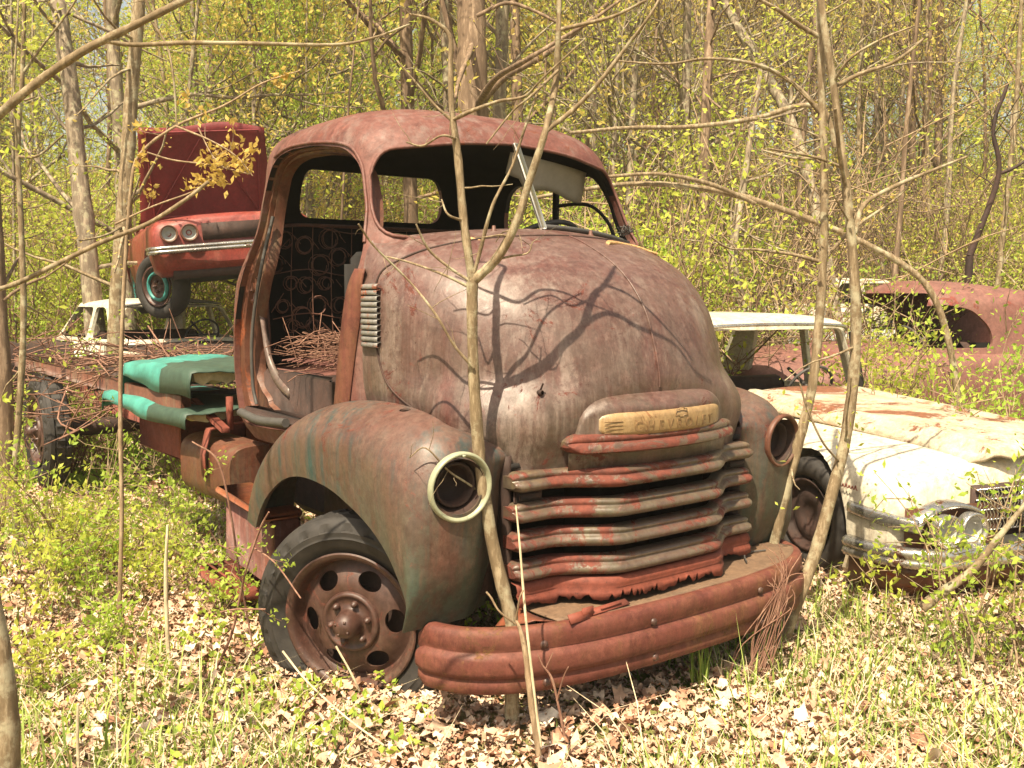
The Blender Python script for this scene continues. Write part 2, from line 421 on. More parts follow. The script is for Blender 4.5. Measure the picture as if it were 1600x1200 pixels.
# thin spring haze in the air
mb = MB(); box(mb, (0, 60, 19.5), (300, 240, 45))
hz = obj('haze', mb, None, smooth=False); hz['kind'] = 'stuff'
hm = bpy.data.materials.new('haze_air'); hm.use_nodes = True; hn = hm.node_tree; hn.nodes.clear()
pv = hn.nodes.new('ShaderNodeVolumePrincipled'); pv.inputs['Density'].default_value = HAZE_D; pv.inputs['Color'].default_value = (.97, .94, .82, 1); pv.inputs['Anisotropy'].default_value = .2
ho = hn.nodes.new('ShaderNodeOutputMaterial'); hn.links.new(pv.outputs[0], ho.inputs['Volume']); hz.data.materials.append(hm)
# ------------------------------------------------------------------ the truck (x: lateral, y: towards its tail, z: up)
T0 = (0.52870404, 4.00285277, 0.0); TA = R(37.5)
TRK = empty('cab_over_truck', T0, TA, 'rusty brown cab-over-engine truck with bulbous nose, missing door and no glass, parked among saplings', 'truck')
bpy.context.view_layer.update()
def interp(t, X, Y): return np.interp(t, X, Y)

# hood / nose
def hood_surface(u, tt, lift=0.0):
    """u in [-1,1] across, tt in [0,1] from the windscreen base to the grille"""
    th = u * math.pi / 2
    Ts = [0, .10, .22, .36, .46, .56, .66, .74, .80, .88, .94, 1.0]
    Hs = [0, .16, .36, .60, .755, .88, .945, .985, 1.0, .965, .92, .90]
    Zs = [1.886, 1.862, 1.82, 1.735, 1.65, 1.535, 1.42, 1.32, 1.23, 1.10, 1.00, .925]
    P = smooth_path(np.stack([Ts, Hs, Zs], -1), 8)
    h = interp(tt, P[:, 0], P[:, 1]); z = interp(tt, P[:, 0], P[:, 2])
    xb = .77 * np.sign(u) * np.abs(u) ** 1.0; yb = .65 + .17 * (np.abs(xb) / .77) ** 1.6; zb = 1.886 - .066 * (xb / .77) ** 2
    kk = sm((1.30 - z) / .34); n = 2.4 + 3.2 * kk
    sx, cx = np.sign(np.sin(th)) * np.abs(np.sin(th)) ** (2 / n), np.abs(np.cos(th)) ** (2 / n)
    xc = (.835 - .03 * kk) * sx; yc = .80 - .892 * cx
    hs = h
    x = xb + (xc - xb) * np.minimum(1, hs * (1 + .25 * np.abs(u) ** 3)); y = yb + (yc - yb) * hs
    zz = z + (zb - 1.886) * (1 - sm(tt / .55))
    # lower nose tucks in to the grille width
    k = sm((1.22 - zz) / .30); x = x * (1 - .05 * k)
    return np.stack([x, y, zz], -1)
us = np.linspace(-1, 1, 73); us = np.sign(us) * (1 - (1 - np.abs(us)) ** 1.15); ts = np.linspace(0, 1, 60)
U_, T_ = np.meshgrid(us, ts, indexing='ij')
mb = MB(); grid(mb, hood_surface(U_, T_))
hood = obj('hood', mb, M['hood'], TRK)
recalc(hood.data); hood.modifiers.clear()
# pressed seams of the hood lid
def on_hood(u, t, off=.004):
    e = 1e-3; p = hood_surface(np.array(u), np.array(t)); a = hood_surface(np.array(u + e), np.array(t)) - p; b = hood_surface(np.array(u), np.array(t + e)) - p
    nn = np.cross(b, a); nn /= np.linalg.norm(nn); 
    if nn[1] > 0 and nn[2] < .2: nn = -nn
    if nn[2] < -.3: nn = -nn
    return p + nn * off
mb = MB(); tube(mb, [on_hood(0.0, t, .002) for t in np.linspace(.16, .80, 40)], .0045, 6)
obj('centre_seam', mb, M['hood'], hood)
mb = MB()
path = [on_hood(u, t, .001) for u, t in [(-.62, .93), (-.74, .905), (-.85, .87), (-.92, .80), (-.945, .68), (-.945, .54), (-.92, .42), (-.82, .33), (-.7, .26), (-.5, .20), (-.25, .165), (0, .15), (.25, .165), (.5, .2), (.7, .26), (.82, .33)]]
tube(mb, smooth_path(path, 6), .005, 6); obj('lid_seam', mb, M['dark'], hood)
# hood latch hole with a bolt
mb = MB(); p = on_hood(-.36, .80, .004)
lathe(mb, [(-.016, .007), (-.014, .010), (0, .011), (.01, .007)], p, 'y', 12); tube(mb, [p, p + np.array([0, -.02, .035])], .004, 6)
obj('latch_bolt', mb, M['dark'], hood)

# cab shell
CT = [(.86, .74, 2.20, .83, 6), (.95, .70, 2.28, .87, 6), (1.1, .68, 2.32, .882, 6), (1.3, .67, 2.335, .885, 6), (1.5, .66, 2.33, .88, 6), (1.65, .655, 2.31, .868, 6), (1.76, .65, 2.285, .85, 5.2), (1.86, .65, 2.26, .83, 4.3),
      (1.95, .69, 2.24, .812, 4.0), (2.05, .735, 2.215, .80, 3.9), (2.15, .785, 2.19, .786, 3.8), (2.23, .825, 2.185, .772, 3.9), (2.29, .86, 2.18, .758, 3.8), (2.345, .905, 2.165, .725, 3.7), (2.39, .965, 2.13, .665, 3.6), (2.43, 1.05, 2.07, .57, 3.4), (2.460, 1.17, 1.96, .43, 3.2), (2.478, 1.31, 1.80, .25, 2.9), (2.485, 1.46, 1.62, .06, 2.4)]
A_ = np.array(CT); zz = np.concatenate([np.linspace(.86, 2.2, 28), np.linspace(2.22, 2.49, 20)])
P_ = smooth_path(A_, 8)
lev = np.stack([zz] + [np.interp(zz, P_[:, 0], P_[:, k]) for k in range(1, 5)], -1)
def cab_hw(z): return float(np.interp(z, P_[:, 0], P_[:, 3]))
mb = MB(); na = 120; rows = []
for z, yf, yr, hw, nn in lev:
    a = np.arange(na) * 2 * math.pi / na; c, s_ = np.cos(a), np.sin(a)
    x = hw * np.sign(c) * np.abs(c) ** (2 / nn); yy = np.sign(s_) * np.abs(s_) ** (2 / nn)
    rows.append(np.stack([x, (yf + yr) / 2 + yy * (yr - yf) / 2, np.full(na, z)], -1))
grid(mb, rows, closed_v=True)
mb.add(rows[-1], [list(range(na))]); mb.add(rows[0], [list(range(na))[::-1]])
cab = obj('cab', mb, M['cab'], TRK)
DOOR = [(1.0, 1.0), (.96, 1.15), (.89, 1.55), (.845, 1.70), (.85, 1.80), (.93, 2.02), (1.0, 2.16), (1.10, 2.235), (1.35, 2.27), (1.62, 2.28), (1.78, 2.25), (1.88, 2.14), (1.93, 1.93), (2.00, 1.70), (2.10, 1.4), (2.11, 1.15), (2.06, .98), (1.95, .93), (1.3, .96)]
door_c = rpoly(DOOR, .07, 5)
WS = [(-.745, 1.835), (0, 1.80), (.73, 1.835), (.71, 1.98), (.68, 2.12), (.61, 2.205), (.30, 2.262), (0, 2.285), (-.30, 2.262), (-.655, 2.215), (-.71, 2.12), (-.735, 1.98)]
RW = rpoly([(-.45, 2.01), (.45, 2.01), (.46, 2.15), (.42, 2.27), (-.42, 2.27), (-.46, 2.15)], .09, 6)
LW = rpoly([(.92, 1.83), (1.90, 1.83), (1.93, 2.0), (1.85, 2.22), (1.12, 2.22), (1.0, 2.1)], .10, 6)
cut(cab, [prism(door_c, -1.3, -.45, 'x'), prism(rpoly(WS, .07, 5), .2, 1.33, 'y'), prism(RW, 1.7, 2.6, 'y'), prism(LW, .45, 1.3, 'x')], thick=.028)
cab.data.materials.append(M['inside'])
# inner faces near-black: the cab's inside shade is put into the colour
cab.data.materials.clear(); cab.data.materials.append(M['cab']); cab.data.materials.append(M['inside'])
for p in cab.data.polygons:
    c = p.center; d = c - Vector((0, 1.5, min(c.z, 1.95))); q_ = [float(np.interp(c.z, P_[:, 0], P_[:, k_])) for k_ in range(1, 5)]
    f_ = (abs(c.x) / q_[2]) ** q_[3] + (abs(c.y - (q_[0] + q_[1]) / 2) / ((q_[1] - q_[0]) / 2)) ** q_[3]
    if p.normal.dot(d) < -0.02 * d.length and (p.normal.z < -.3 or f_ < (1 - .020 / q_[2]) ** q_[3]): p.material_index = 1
# door jamb
def side_x(y, z):
    yf = np.interp(z, P_[:, 0], P_[:, 1]); yr = np.interp(z, P_[:, 0], P_[:, 2]); hw = np.interp(z, P_[:, 0], P_[:, 3]); nn = np.interp(z, P_[:, 0], P_[:, 4])
    c = hw * max(0, 1 - min(1, abs(y - (yf + yr) / 2) / ((yr - yf) / 2)) ** nn) ** (1 / nn)
    q = max(0, (.80 - y)) / .892; h = .835 * max(0, 1 - q ** 2.4) ** (1 / 2.4)
    return max(c, h if y < .80 else 0)
def jamb_ring():
    D = smooth_path(np.vstack([rpoly(DOOR, .07, 4), rpoly(DOOR, .07, 4)[:1]]), 2)[:-1]
    cen = np.array([1.5, 1.62]); rings = []
    wgt = []
    for y, z in D:
        back = sm((y - 1.65) / .35); bot = sm((1.2 - z) / .2)
        wgt.append(max(.22 + .0 * z, back * (1 - .6 * sm((z - 1.7) / .3)), .35 * bot))
    wgt = np.array(wgt)
    for off, dx in ((0, .0), (0, .03), (.05, .03), (.055, .055), (.125, .06), (.14, .045), (.15, .07), (.15, .10)):
        pts = []
        for (y, z), g in zip(D, wgt):
            d = np.array([y, z]) - cen; sc = np.array([max(abs(d[0]), .01), 1]); 
            q = np.array([y, z]) - np.array([np.sign(d[0]) * min(1, abs(d[0]) / .45), np.sign(d[1]) * min(1, (abs(d[1]) / .62) ** 3)]) * off * g
            pts.append([-(side_x(y, z) - .004 - dx), q[0], q[1]])
        rings.append(pts)
    return rings
mb = MB(); grid(mb, jamb_ring(), closed_v=True); jb = obj('door_jamb', mb, M['jamb'], TRK); sharp(jb, 50)
mb = MB(); box(mb, (-.79, 1.985, 1.62), (.03, .08, .13), rotm('X', 8), .01); box(mb, (-.805, 1.98, 1.63), (.03, .045, .05), None, .006)
for zc in (1.56, 1.69): lathe(mb, [(-.012, .0), (-.012, .009), (0, .01)], (-.805, 1.98, zc), 'x', 10)
obj('latch_plate', mb, M['jamb'], TRK)
mb = MB(); tube(mb, smooth_path([(-(side_x(y_, z_) - .045), y_, z_) for y_, z_ in ((1.845, 1.98), (1.87, 1.7), (1.935, 1.4), (1.945, 1.15), (1.91, 1.04))], 5), .009, 6); obj('rubber_seal', mb, M['rubber'], TRK)
mb = MB(); tube(mb, smooth_path([(-.90, 1.95, 1.0), (-.91, 1.7, .985), (-.90, 1.42, 1.0)], 5), .022, 8); obj('sill_hose', mb, M['rubber'], TRK)
# drip rail over the door and windscreen gasket lip
mb = MB(); dr = [(y, z) for y, z in smooth_path(DOOR[4:11], 5)]
tube(mb, [(-(side_x(y, z + .012) + .004), y, z + .012) for y, z in dr], .008, 6); obj('drip_rail', mb, M['cab'], cab)
def cab_front_y(x, z):
    yf = np.interp(z, P_[:, 0], P_[:, 1]); yr = np.interp(z, P_[:, 0], P_[:, 2]); hw = np.interp(z, P_[:, 0], P_[:, 3]); nn = np.interp(z, P_[:, 0], P_[:, 4])
    return (yf + yr) / 2 - (yr - yf) / 2 * max(0, 1 - min(1, abs(x) / hw) ** nn) ** (1 / nn)
ws = rpoly(WS, .07, 5)
mb = MB(); tube(mb, [(x, cab_front_y(x, z) - .004, z) for x, z in ws] + [(ws[0][0], cab_front_y(*ws[0]) - .004, ws[0][1])], .008, 6); obj('windscreen_lip', mb, M['cab'], cab)
# windscreen divider and lower gasket
mb = MB(); a = np.array([-.005, .835, 2.285]); b = np.array([.005, .64, 1.885])
d = (b - a) / np.linalg.norm(b - a); mb2 = MB(); box(mb2, (0, 0, 0), (.036, .02, np.linalg.norm(b - a)), None, .005)
rot = np.array(Vector(d).to_track_quat('Z', 'Y').to_matrix()); V = mb2.v[0] @ rot.T + (a + b) / 2
mb.add(V, [list(f) for f in []]); 
mb = MB(); box(mb, (a + b) / 2, (.036, .02, np.linalg.norm(b - a)), rot, .005); obj('windscreen_divider', mb, M['alu'], TRK)
mb = MB(); tube(mb, smooth_path([(x, .652 + .17 * (x / .77) ** 2, 1.897 - .066 * (x / .77) ** 2) for x in np.linspace(.02, .66, 8)], 3), .013, 8); obj('gasket', mb, M['rubber'], TRK)
mb = MB(); rr = random.Random(4)
for k in range(7):
    p = np.array([.62, .77, 1.88]); tube(mb, smooth_path([p + np.array([rr.uniform(-.05, .05), rr.uniform(-.04, .02), rr.uniform(0, .06)]) for _ in range(4)], 4), .003, 4)
obj('gasket_shreds', mb, M['rubber'], TRK)
for sx in (-.28, .28):
    mb = MB(); y0 = .66 + .17 * (abs(sx) / .77) ** 2 - .05; lathe(mb, [(0, .016), (.012, .016), (.02, .009), (.035, .007), (.036, 0)], (sx, y0, 1.855), 'z', 12); obj('wiper_post', mb, M['wire'], TRK)
# sun visor, steering wheel, posts
def visor():
    mb = MB(); g = []
    for i in range(15):
        row = []
        for j in range(6):
            u, v = i / 14, j / 5
            x = .02 + .56 * u; z = 2.255 - .045 * u - (.145 + .012 * math.sin(u * 9) - .05 * (1 if u < .18 else 0) - .0 * u) * v; row.append((x, .90 + .04 * v + .10 * u * u, z))
        g.append(row)
    grid(mb, g); return mb
vo = obj('sun_visor', visor(), M['visor'], TRK); vo.modifiers.new('s', 'SOLIDIFY').thickness = .008
mb = MB(); tube(mb, [(.79, 1.50, 1.84), (.775, 1.47, 2.24)], .022, 6); obj('door_window_post', mb, M['inside'], TRK)
mb = MB(); tube(mb, smooth_path([(.78, 1.46, 2.085), (.785, 1.30, 2.085), (.79, 1.18, 2.06), (.80, 1.08, 1.98), (.805, 1.02, 1.88)], 5), .010, 6); obj('vent_window_frame', mb, M['inside'], TRK)
sw = empty('steering_wheel', (.40, 1.17, 1.86)); sw.parent = TRK; sw.rotation_euler = (R(-32), 0, 0)
mb = MB(); a = np.linspace(0, 2 * math.pi, 49); tube(mb, np.stack([.215 * np.cos(a), .215 * np.sin(a), 0 * a], -1), .013, 8, cap=False)
for k in range(3):
    th = R(90 + 120 * k); tube(mb, [(0, 0, -.03), (.2 * math.cos(th), .2 * math.sin(th), 0)], .007, 5)
tube(mb, [(0, 0, -.02), (0, 0, -.6)], .02, 8); bpy.data.objects.remove(sw)
o = obj('steering_wheel', mb, M['rubber'], TRK, loc=(.40, 1.17, 1.84)); o.rotation_euler = (R(-32), 0, 0)
# louvred side panel
def louvre(sgn):
    mb = MB()
    for k in range(11):
        z = 1.625 - k * .0235
        g = []
        for y in np.linspace(.655, .80, 6):
            hw = side_x(y, z) + .012
            g.append([(sgn * (hw - .012), y, z + .0105), (sgn * (hw + .004), y, z + .007), (sgn * (hw + .007), y, z - .006), (sgn * (hw - .006), y, z - .0095)])
        grid(mb, g, flip=sgn > 0)
    return mb
lp = obj('louvre_panel', louvre(-1), M['louvre'], cab); lp.modifiers.new('s', 'SOLIDIFY').thickness = .003
# front door post face (orange)
mb = MB(); g = []
for y, z in smooth_path([(.985, 1.06), (.955, 1.2), (.92, 1.4), (.885, 1.6), (.85, 1.70)], 4):
    h1, h2, h3 = side_x(y - .09, z), side_x(y - .04, z), side_x(y + .01, z); g.append([(-h1 - .004, y - .09, z), (-h2 - .006, y - .04, z), (-h3 - .003, y + .006, z), (-h3 + .05, y + .008, z)])
grid(mb, g); o = obj('hinge_post', mb, M['bumper'], cab); o.modifiers.new('s', 'SOLIDIFY').thickness = .004
# interior: floor, firewall, seat
mb = MB(); box(mb, (0, 1.5, 1.0), (1.6, 1.4, .03)); box(mb, (-.42, 1.55, 1.11), (.74, .75, .22), None, .02); box(mb, (.42, 1.55, 1.11), (.7, .75, .22), None, .02)
box(mb, (-.80, 1.5, 1.0), (.14, 1.0, .05), None, .015); obj('cab_floor', mb, M['dark'], TRK)
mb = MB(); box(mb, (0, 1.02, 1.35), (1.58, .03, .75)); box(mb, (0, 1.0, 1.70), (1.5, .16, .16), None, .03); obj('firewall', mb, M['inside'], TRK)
mb = MB(); rr = random.Random(2)
tube(mb, smooth_path([(-.72, 1.98, 1.25), (-.725, 2.0, 1.60), (-.71, 2.02, 1.85), (-.66, 2.03, 1.93), (-.56, 2.04, 1.955), (-.3, 2.05, 1.96), (.5, 2.05, 1.96)], 6), .010, 6)
for iz in range(6):
    z0_ = 1.30 + iz * .115
    for ix in range(11):
        if rr.random() < .2: continue
        z = z0_ + rr.gauss(0, .02); x = -.64 + ix * .115 + (iz % 2) * .03 + rr.gauss(0, .022); th = np.linspace(0, 2 * math.pi * 3, 40); rad = rr.uniform(.024, .048) + .012 * np.abs(np.cos(th / 6 + rr.random())); yy = 1.99 + rr.uniform(.02, .08) * th / th[-1] + rr.gauss(0, .01)
        tube(mb, np.stack([x + rad * np.cos(th), yy, z + rad * np.sin(th)], -1), .0028, 4, cap=False)
        if ix < 10: tube(mb, [(x + .04, 1.99, z + .02), (x + .075, 1.99, z - .02)], .0025, 4)
    z = z0_
    if iz % 2: tube(mb, smooth_path([(-.70, 1.985, z + .05), (-.5, 1.98, z + .08), (-.25, 1.98, z + .045), (.1, 1.98, z + .07), (.5, 1.98, z + .06)], 3), .003, 4)
for ix in range(10): tube(mb, smooth_path([(-.58 + ix * .115, 1.985, 1.25), (-.59 + ix * .115 + rr.uniform(-.01, .01), 1.98, 1.6), (-.58 + ix * .115, 1.985, 1.95)], 4), .003, 4)
tube(mb, [(-.71, 1.98, 1.5), (-.64, 1.98, 1.60)], .003, 4); tube(mb, [(-.71, 1.98, 1.78), (-.60, 1.98, 1.88)], .003, 4)
obj('seat_back_springs', mb, M['wire'], TRK)
mb = MB(); g = []
for y, z, w_ in smooth_path([(2.03, 1.70, .02), (1.99, 1.58, .035), (1.95, 1.45, .05), (1.91, 1.32, .06), (1.84, 1.22, .06), (1.74, 1.15, .05), (1.62, 1.11, .03)], 5):
    g.append([(-.765, y - w_ * .2, z - w_ * .6), (-.785, y - w_ * .5, z), (-.77, y, z + w_ * .8)])
grid(mb, g); o = obj('seat_side_bracket', mb, M['hood'], TRK); o.modifiers.new('s', 'SOLIDIFY').thickness = .02
mb = MB(); box(mb, (-.40, 1.62, 1.235), (.72, .62, .02), rotm('Y', -3), .005)
for k in range(9): tube(mb, smooth_path([(-.72 + .0 * k, 1.36 + k * .06, 1.26), (-.4, 1.36 + k * .06, 1.30 + rr.uniform(-.02, .02)), (-.06, 1.36 + k * .06, 1.26)], 4), .005, 5)
obj('seat_base', mb, M['maroon'], TRK)
mb = MB()
for k in range(260):
    c = np.array([rr.uniform(-.7, -.1), rr.uniform(1.35, 1.88), rr.uniform(1.24, 1.24 + .15)]); d = np.array([rr.gauss(0, 1), rr.gauss(0, .5), rr.gauss(0, .22)]); d = d / np.linalg.norm(d) * rr.uniform(.05, .20)
    tube(mb, smooth_path([c - d, c + np.array([0, 0, rr.uniform(-.02, .03)]), c + d], 2), rr.uniform(.0012, .0032), 4, cap=False)
o = obj('twig_nest', mb, M['redtwig']); o.location = T0; o.rotation_euler = (0, 0, TA); tag(o, 'tangle of dry twigs and debris piled on the seat base inside the truck cab', 'twig nest', kind='stuff')

# fenders
FC = np.array([(.10, .40), (.035, .56), (.0, .74), (-.012, .88), (.012, 1.00), (.085, 1.095), (.22, 1.145), (.42, 1.168), (.65, 1.168), (.90, 1.14), (1.12, 1.07), (1.30, .96), (1.43, .83), (1.50, .70), (1.53, .58)])
FA = np.array([(.115, .40), (.10, .50), (.17, .60), (.24, .665), (.32, .715), (.41, .755), (.52, .79), (.66, .825), (.82, .84), (.96, .835), (1.09, .805), (1.20, .75), (1.30, .68), (1.37, .60), (1.41, .53)])
def fender(sgn):
    c = smooth_path(FC, 5); a = smooth_path(FA, 5); rows = []
    cx = np.linspace(0, 1, 7)
    for (cy, cz), (ay, az) in zip(c, a):
        f = sm((cy - .0) / .5) if cz > .9 else 0.0
        xi = .655 + .17 * sm((cy + .02) / .42) if cz > .95 else .655
        if cy > .9 and cz <= 1.12: xi = .82
        row = []
        for k in cx[:-1]:
            x = xi + (.86 - xi) * k
            rec = .09 * (1 - sm((x - .655) / .17)) * sm((1.08 - cz) / .2) * (1 if cy < .4 else 0)
            drop = .05 * (1 - sm((x - xi) / .18)) * sm((cz - .95) / .15) * (1 if cy < .5 else .4)
            row.append((sgn * x, cy + rec, cz - drop))
        for ph in np.linspace(0, math.pi / 2, 12):
            b = .50 * (1 - math.cos(ph)); x = .86 + .215 * math.sin(ph)
            row.append((sgn * x, cy + (ay - cy) * b, cz + (az - cz) * b))
        for b in np.linspace(.5, 1, 8)[1:]:
            x = 1.075 - .012 * (b - .5) ** 2 * 4; row.append((sgn * x, cy + (ay - cy) * b, cz + (az - cz) * b))
        row.append((sgn * 1.045, ay + (ay - cy) * .01, az + .004)); row.append((sgn * 1.03, ay, az + .02))
        rows.append(row)
    mb = MB(); grid(mb, rows, flip=sgn > 0); o = obj('fender', mb, M['fender'], TRK)
    cutter = MB(); lathe(cutter, [(-.4, 0), (-.4, .098), (.10, .098), (.10, 0)], (sgn * .902, 0, .922), 'y', 40)
    cc = [cutter]
    if sgn < 0:
        c2 = MB(); lathe(c2, [(-.3, 0), (-.3, .022), (.3, .022), (.3, 0)], (-.90, .36, 1.16), 'z', 20); cc.append(c2)
    cut(o, cc, thick=.008); return o
fl = fender(-1); fr = fender(1)
mb = MB()
for s_ in (-1, 1):
    g = []
    for (cy, cz) in smooth_path(FC[2:], 3): g.append([(s_ * .66, cy + .06, cz - .05), (s_ * 1.03, cy + .05, cz - .07)])
# headlights
def headlight(sgn, mat, bare):
    hl = empty('headlight', (sgn * .902, -.004, .922)); hl.parent = TRK; hl.rotation_euler = (R(3), 0, R(4 * sgn))
    mb = MB()
    if not bare:
        lathe(mb, [(.004, .126), (-.008, .127), (-.016, .125), (-.021, .121), (-.020, .115), (-.010, .110), (.01, .104)], (0, 0, 0), 'y', 48)
        box(mb, (0, -.028, .115), (.012, .006, .008)); obj('bezel', mb, M['bezel'], hl)
    else:
        lathe(mb, [(.01, .124), (-.006, .125), (-.014, .120), (-.012, .110), (.01, .104)], (0, 0, 0), 'y', 48); obj('bezel', mb, M['jamb'], hl)
    mb = MB(); lathe(mb, [(-.004, .100), (.02, .097), (.06, .085), (.10, .06), (.12, .03), (.125, 0)], (0, 0, 0), 'y', 40); lathe(mb, [(.03, .082), (.025, .078), (.03, .072), (.06, .065)], (0, 0, 0), 'y', 40)
    obj('bucket', mb, M['dark'], hl)
    return hl
headlight(-1, 'bezel', False); headlight(1, 'rust', True)

# grille bars and badge
def bar_y(x, bulge=.13, w0=.30, w1=.50): return -.015 + .02 * (abs(x) / .67) ** 2 * 0 - bulge * (1 - sm((abs(x) - w0) / (w1 - w0))) * (1 - .12 * (x / w1) ** 2)
def grille_bar(z, h, hw=.668, bulge=.14, w0=.24, w1=.52, proj=.035, step=True):
    mb = MB(); prof = [(.05, .5), (.016, .5), (.002, .47), (-.008, .38), (-.010, .27), (-.006, .19), (-.006, .13), (-.016, .07), (-.026, -.03), (-.031, -.15), (-.029, -.28), (-.019, -.41), (-.004, -.48), (.02, -.5), (.05, -.5)]
    g = []
    for x in np.linspace(-hw, hw, 81):
        e = sm((hw - abs(x)) / .035) ** .5 if False else min(1, (hw - abs(x)) / .03) ** .5
        ee = .6 + .4 * e
        g.append([(x, bar_y(x, bulge, w0, w1) + .02 * (1 - e) + px_, z + pz_ * h * ee) for px_, pz_ in prof])
    grid(mb, g, flip=True); mb.add(g[0], [list(range(len(prof)))]); mb.add(g[-1], [list(range(len(prof)))[::-1]])
    o = obj('grille_bar', mb, M['grille'], TRK); sharp(o, 75); return o
for z in (.905, .79, .68, .57): grille_bar(z, .074)
# upper bar carrying the badge
mb = MB(); g = []
prof = [(.06, .036), (.0, .036), (-.014, .03), (-.018, .018), (-.012, .008), (-.024, .0), (-.034, -.014), (-.032, -.028), (-.012, -.036), (.06, -.036)]
for x in np.linspace(-.458, .458, 61):
    e = min(1, (.458 - abs(x)) / .04) ** .5
    y = -.035 - .13 * (1 - (abs(x) / .52) ** 2.2)
    g.append([(x, y + a_ + .02 * (1 - e), 1.035 + b_ * (.3 + .7 * e)) for a_, b_ in prof])
grid(mb, g, flip=True); mb.add(g[0], [list(range(len(prof)))]); mb.add(g[-1], [list(range(len(prof)))[::-1]])
sharp(obj('grille_bar', mb, M['grille'], TRK), 50)
mb = MB(); g = []
for x in np.linspace(-.44, .44, 50):
    y = -.02 - .125 * (1 - (abs(x) / .5) ** 2.4); g.append([(x, y + .0, 1.0), (x, y + .004, .935), (x, y + .06, .93)])
grid(mb, g); obj('badge_skirt', mb, M['hood'], TRK)
# hump
def badge_y(x): return -.045 - .125 * (1 - min(1, abs(x) / .44) ** 2.4)
mb = MB(); g = []
for x in np.linspace(-.405, .405, 61):
    e = max(0, 1 - (abs(x) / .405) ** 7) ** (1 / 2.2); yb = -.03; yf = badge_y(x)
    row = [(x, yf + .0, 1.055)]
    for t in np.linspace(0, 1, 14):
        ph = t * math.pi / 2
        row.append((x, yf + (.0 - yf + .02) * (1 - math.cos(ph)) ** 1.0 * 1.0, 1.055 + (.085 * e + .015) + (.07 * e) * math.sin(ph)))
    g.append(row)
grid(mb, g, flip=True); hump = obj('badge_hump', mb, M['hood'], TRK)
mb = MB(); g = []
prof = [(.004, .0), (-.012, .006), (-.017, .02), (-.016, .07), (-.012, .085), (.004, .094), (.03, .102)]
for x in np.linspace(-.335, .335, 61):
    e = max(0, 1 - (abs(x) / .335) ** 9) ** .5; g.append([(x, badge_y(x) + a_ * e, 1.105 + (b_ - .047) * (.45 + .55 * e) + .0) for a_, b_ in prof])
grid(mb, g, flip=True); plate = obj('badge_plate', mb, M['badge'], hump)
# embossed word and emblem
fc = bpy.data.curves.new('badge_word', 'FONT'); fc.body = 'CHEVROLET'; fc.size = .052; fc.extrude = .0022; fc.space_character = 1.75; fc.align_x = 'CENTER'; fc.resolution_u = 3; fc.offset = .001
fo = bpy.data.objects.new('t', fc); C.objects.link(fo); dg = bpy.context.evaluated_depsgraph_get(); me = bpy.data.meshes.new_from_object(fo.evaluated_get(dg)); bpy.data.objects.remove(fo)
co = np.zeros(len(me.vertices) * 3); me.vertices.foreach_get('co', co); co = co.reshape(-1, 3); x = co[:, 0] + .015
co = np.stack([x, np.array([badge_y(q) for q in x]) - .0165 - co[:, 2], 1.077 + co[:, 1]], -1); me.vertices.foreach_set('co', co.ravel()); me.materials.clear()
obj('badge_lettering', me, M['letters'], plate, smooth=False)
mb = MB(); bt = [(-.035, -.012), (-.012, -.012), (-.012, -.018), (.012, -.018), (.012, -.012), (.035, -.012), (.028, .012), (.012, .012), (.012, .018), (-.012, .018), (-.012, .012), (-.028, .012)]
tube(mb, [(a_ + .03, badge_y(a_) - .016, 1.136 + b_) for a_, b_ in bt + bt[:1]], .0022, 5, cap=False)
for k in range(4): tube(mb, [(x_, badge_y(x_) - .0165, 1.075 + k * .014) for x_ in np.linspace(-.325, -.255, 5)], .002, 4)
obj('badge_emblem', mb, M['letters'], plate)
# grille surround: side stanchions, opening blackened to paint in the shade between bars, lower apron
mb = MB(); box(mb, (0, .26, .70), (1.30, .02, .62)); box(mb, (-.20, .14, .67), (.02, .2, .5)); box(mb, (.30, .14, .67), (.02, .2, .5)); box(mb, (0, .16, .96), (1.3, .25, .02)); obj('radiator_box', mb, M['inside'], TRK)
for s_ in (-1, 1):
    mb = MB(); g = []
    for z in np.linspace(.42, 1.0, 12): g.append([(s_ * .62, .10, z), (s_ * .645, .04, z), (s_ * .66, .035, z), (s_ * .668, .08, z)])
    grid(mb, g); o = obj('grille_side', mb, M['dark'], TRK); o.modifiers.new('s', 'SOLIDIFY').thickness = .006
    mb = MB(); box(mb, (s_ * .585, .01, .848), (.13, .015, .045), None, .004); box(mb, (s_ * .585, -.002, .848), (.10, .012, .022), None, .003); obj('parking_lamp', mb, M['dark'], TRK)
rr = random.Random(9); mb = MB(); g = []
for i, x in enumerate(np.linspace(-.66, .66, 120)):
    y = bar_y(x, .15, .28, .5); low = .440 + .012 * math.sin(i * .31) * math.sin(i * .13) + .007 * rr.random() + (.030 * rr.random() ** 3 if 15 < i < 110 else 0)
    g.append([(x, y + .03, .53), (x, y - .002, .525), (x, y - .012, .50), (x, y - .004, .485), (x, y - .016, .47), (x, y - .018, low)])
grid(mb, g); o = obj('lower_apron', mb, M['apron'], TRK); o.modifiers.new('s', 'SOLIDIFY').thickness = .004

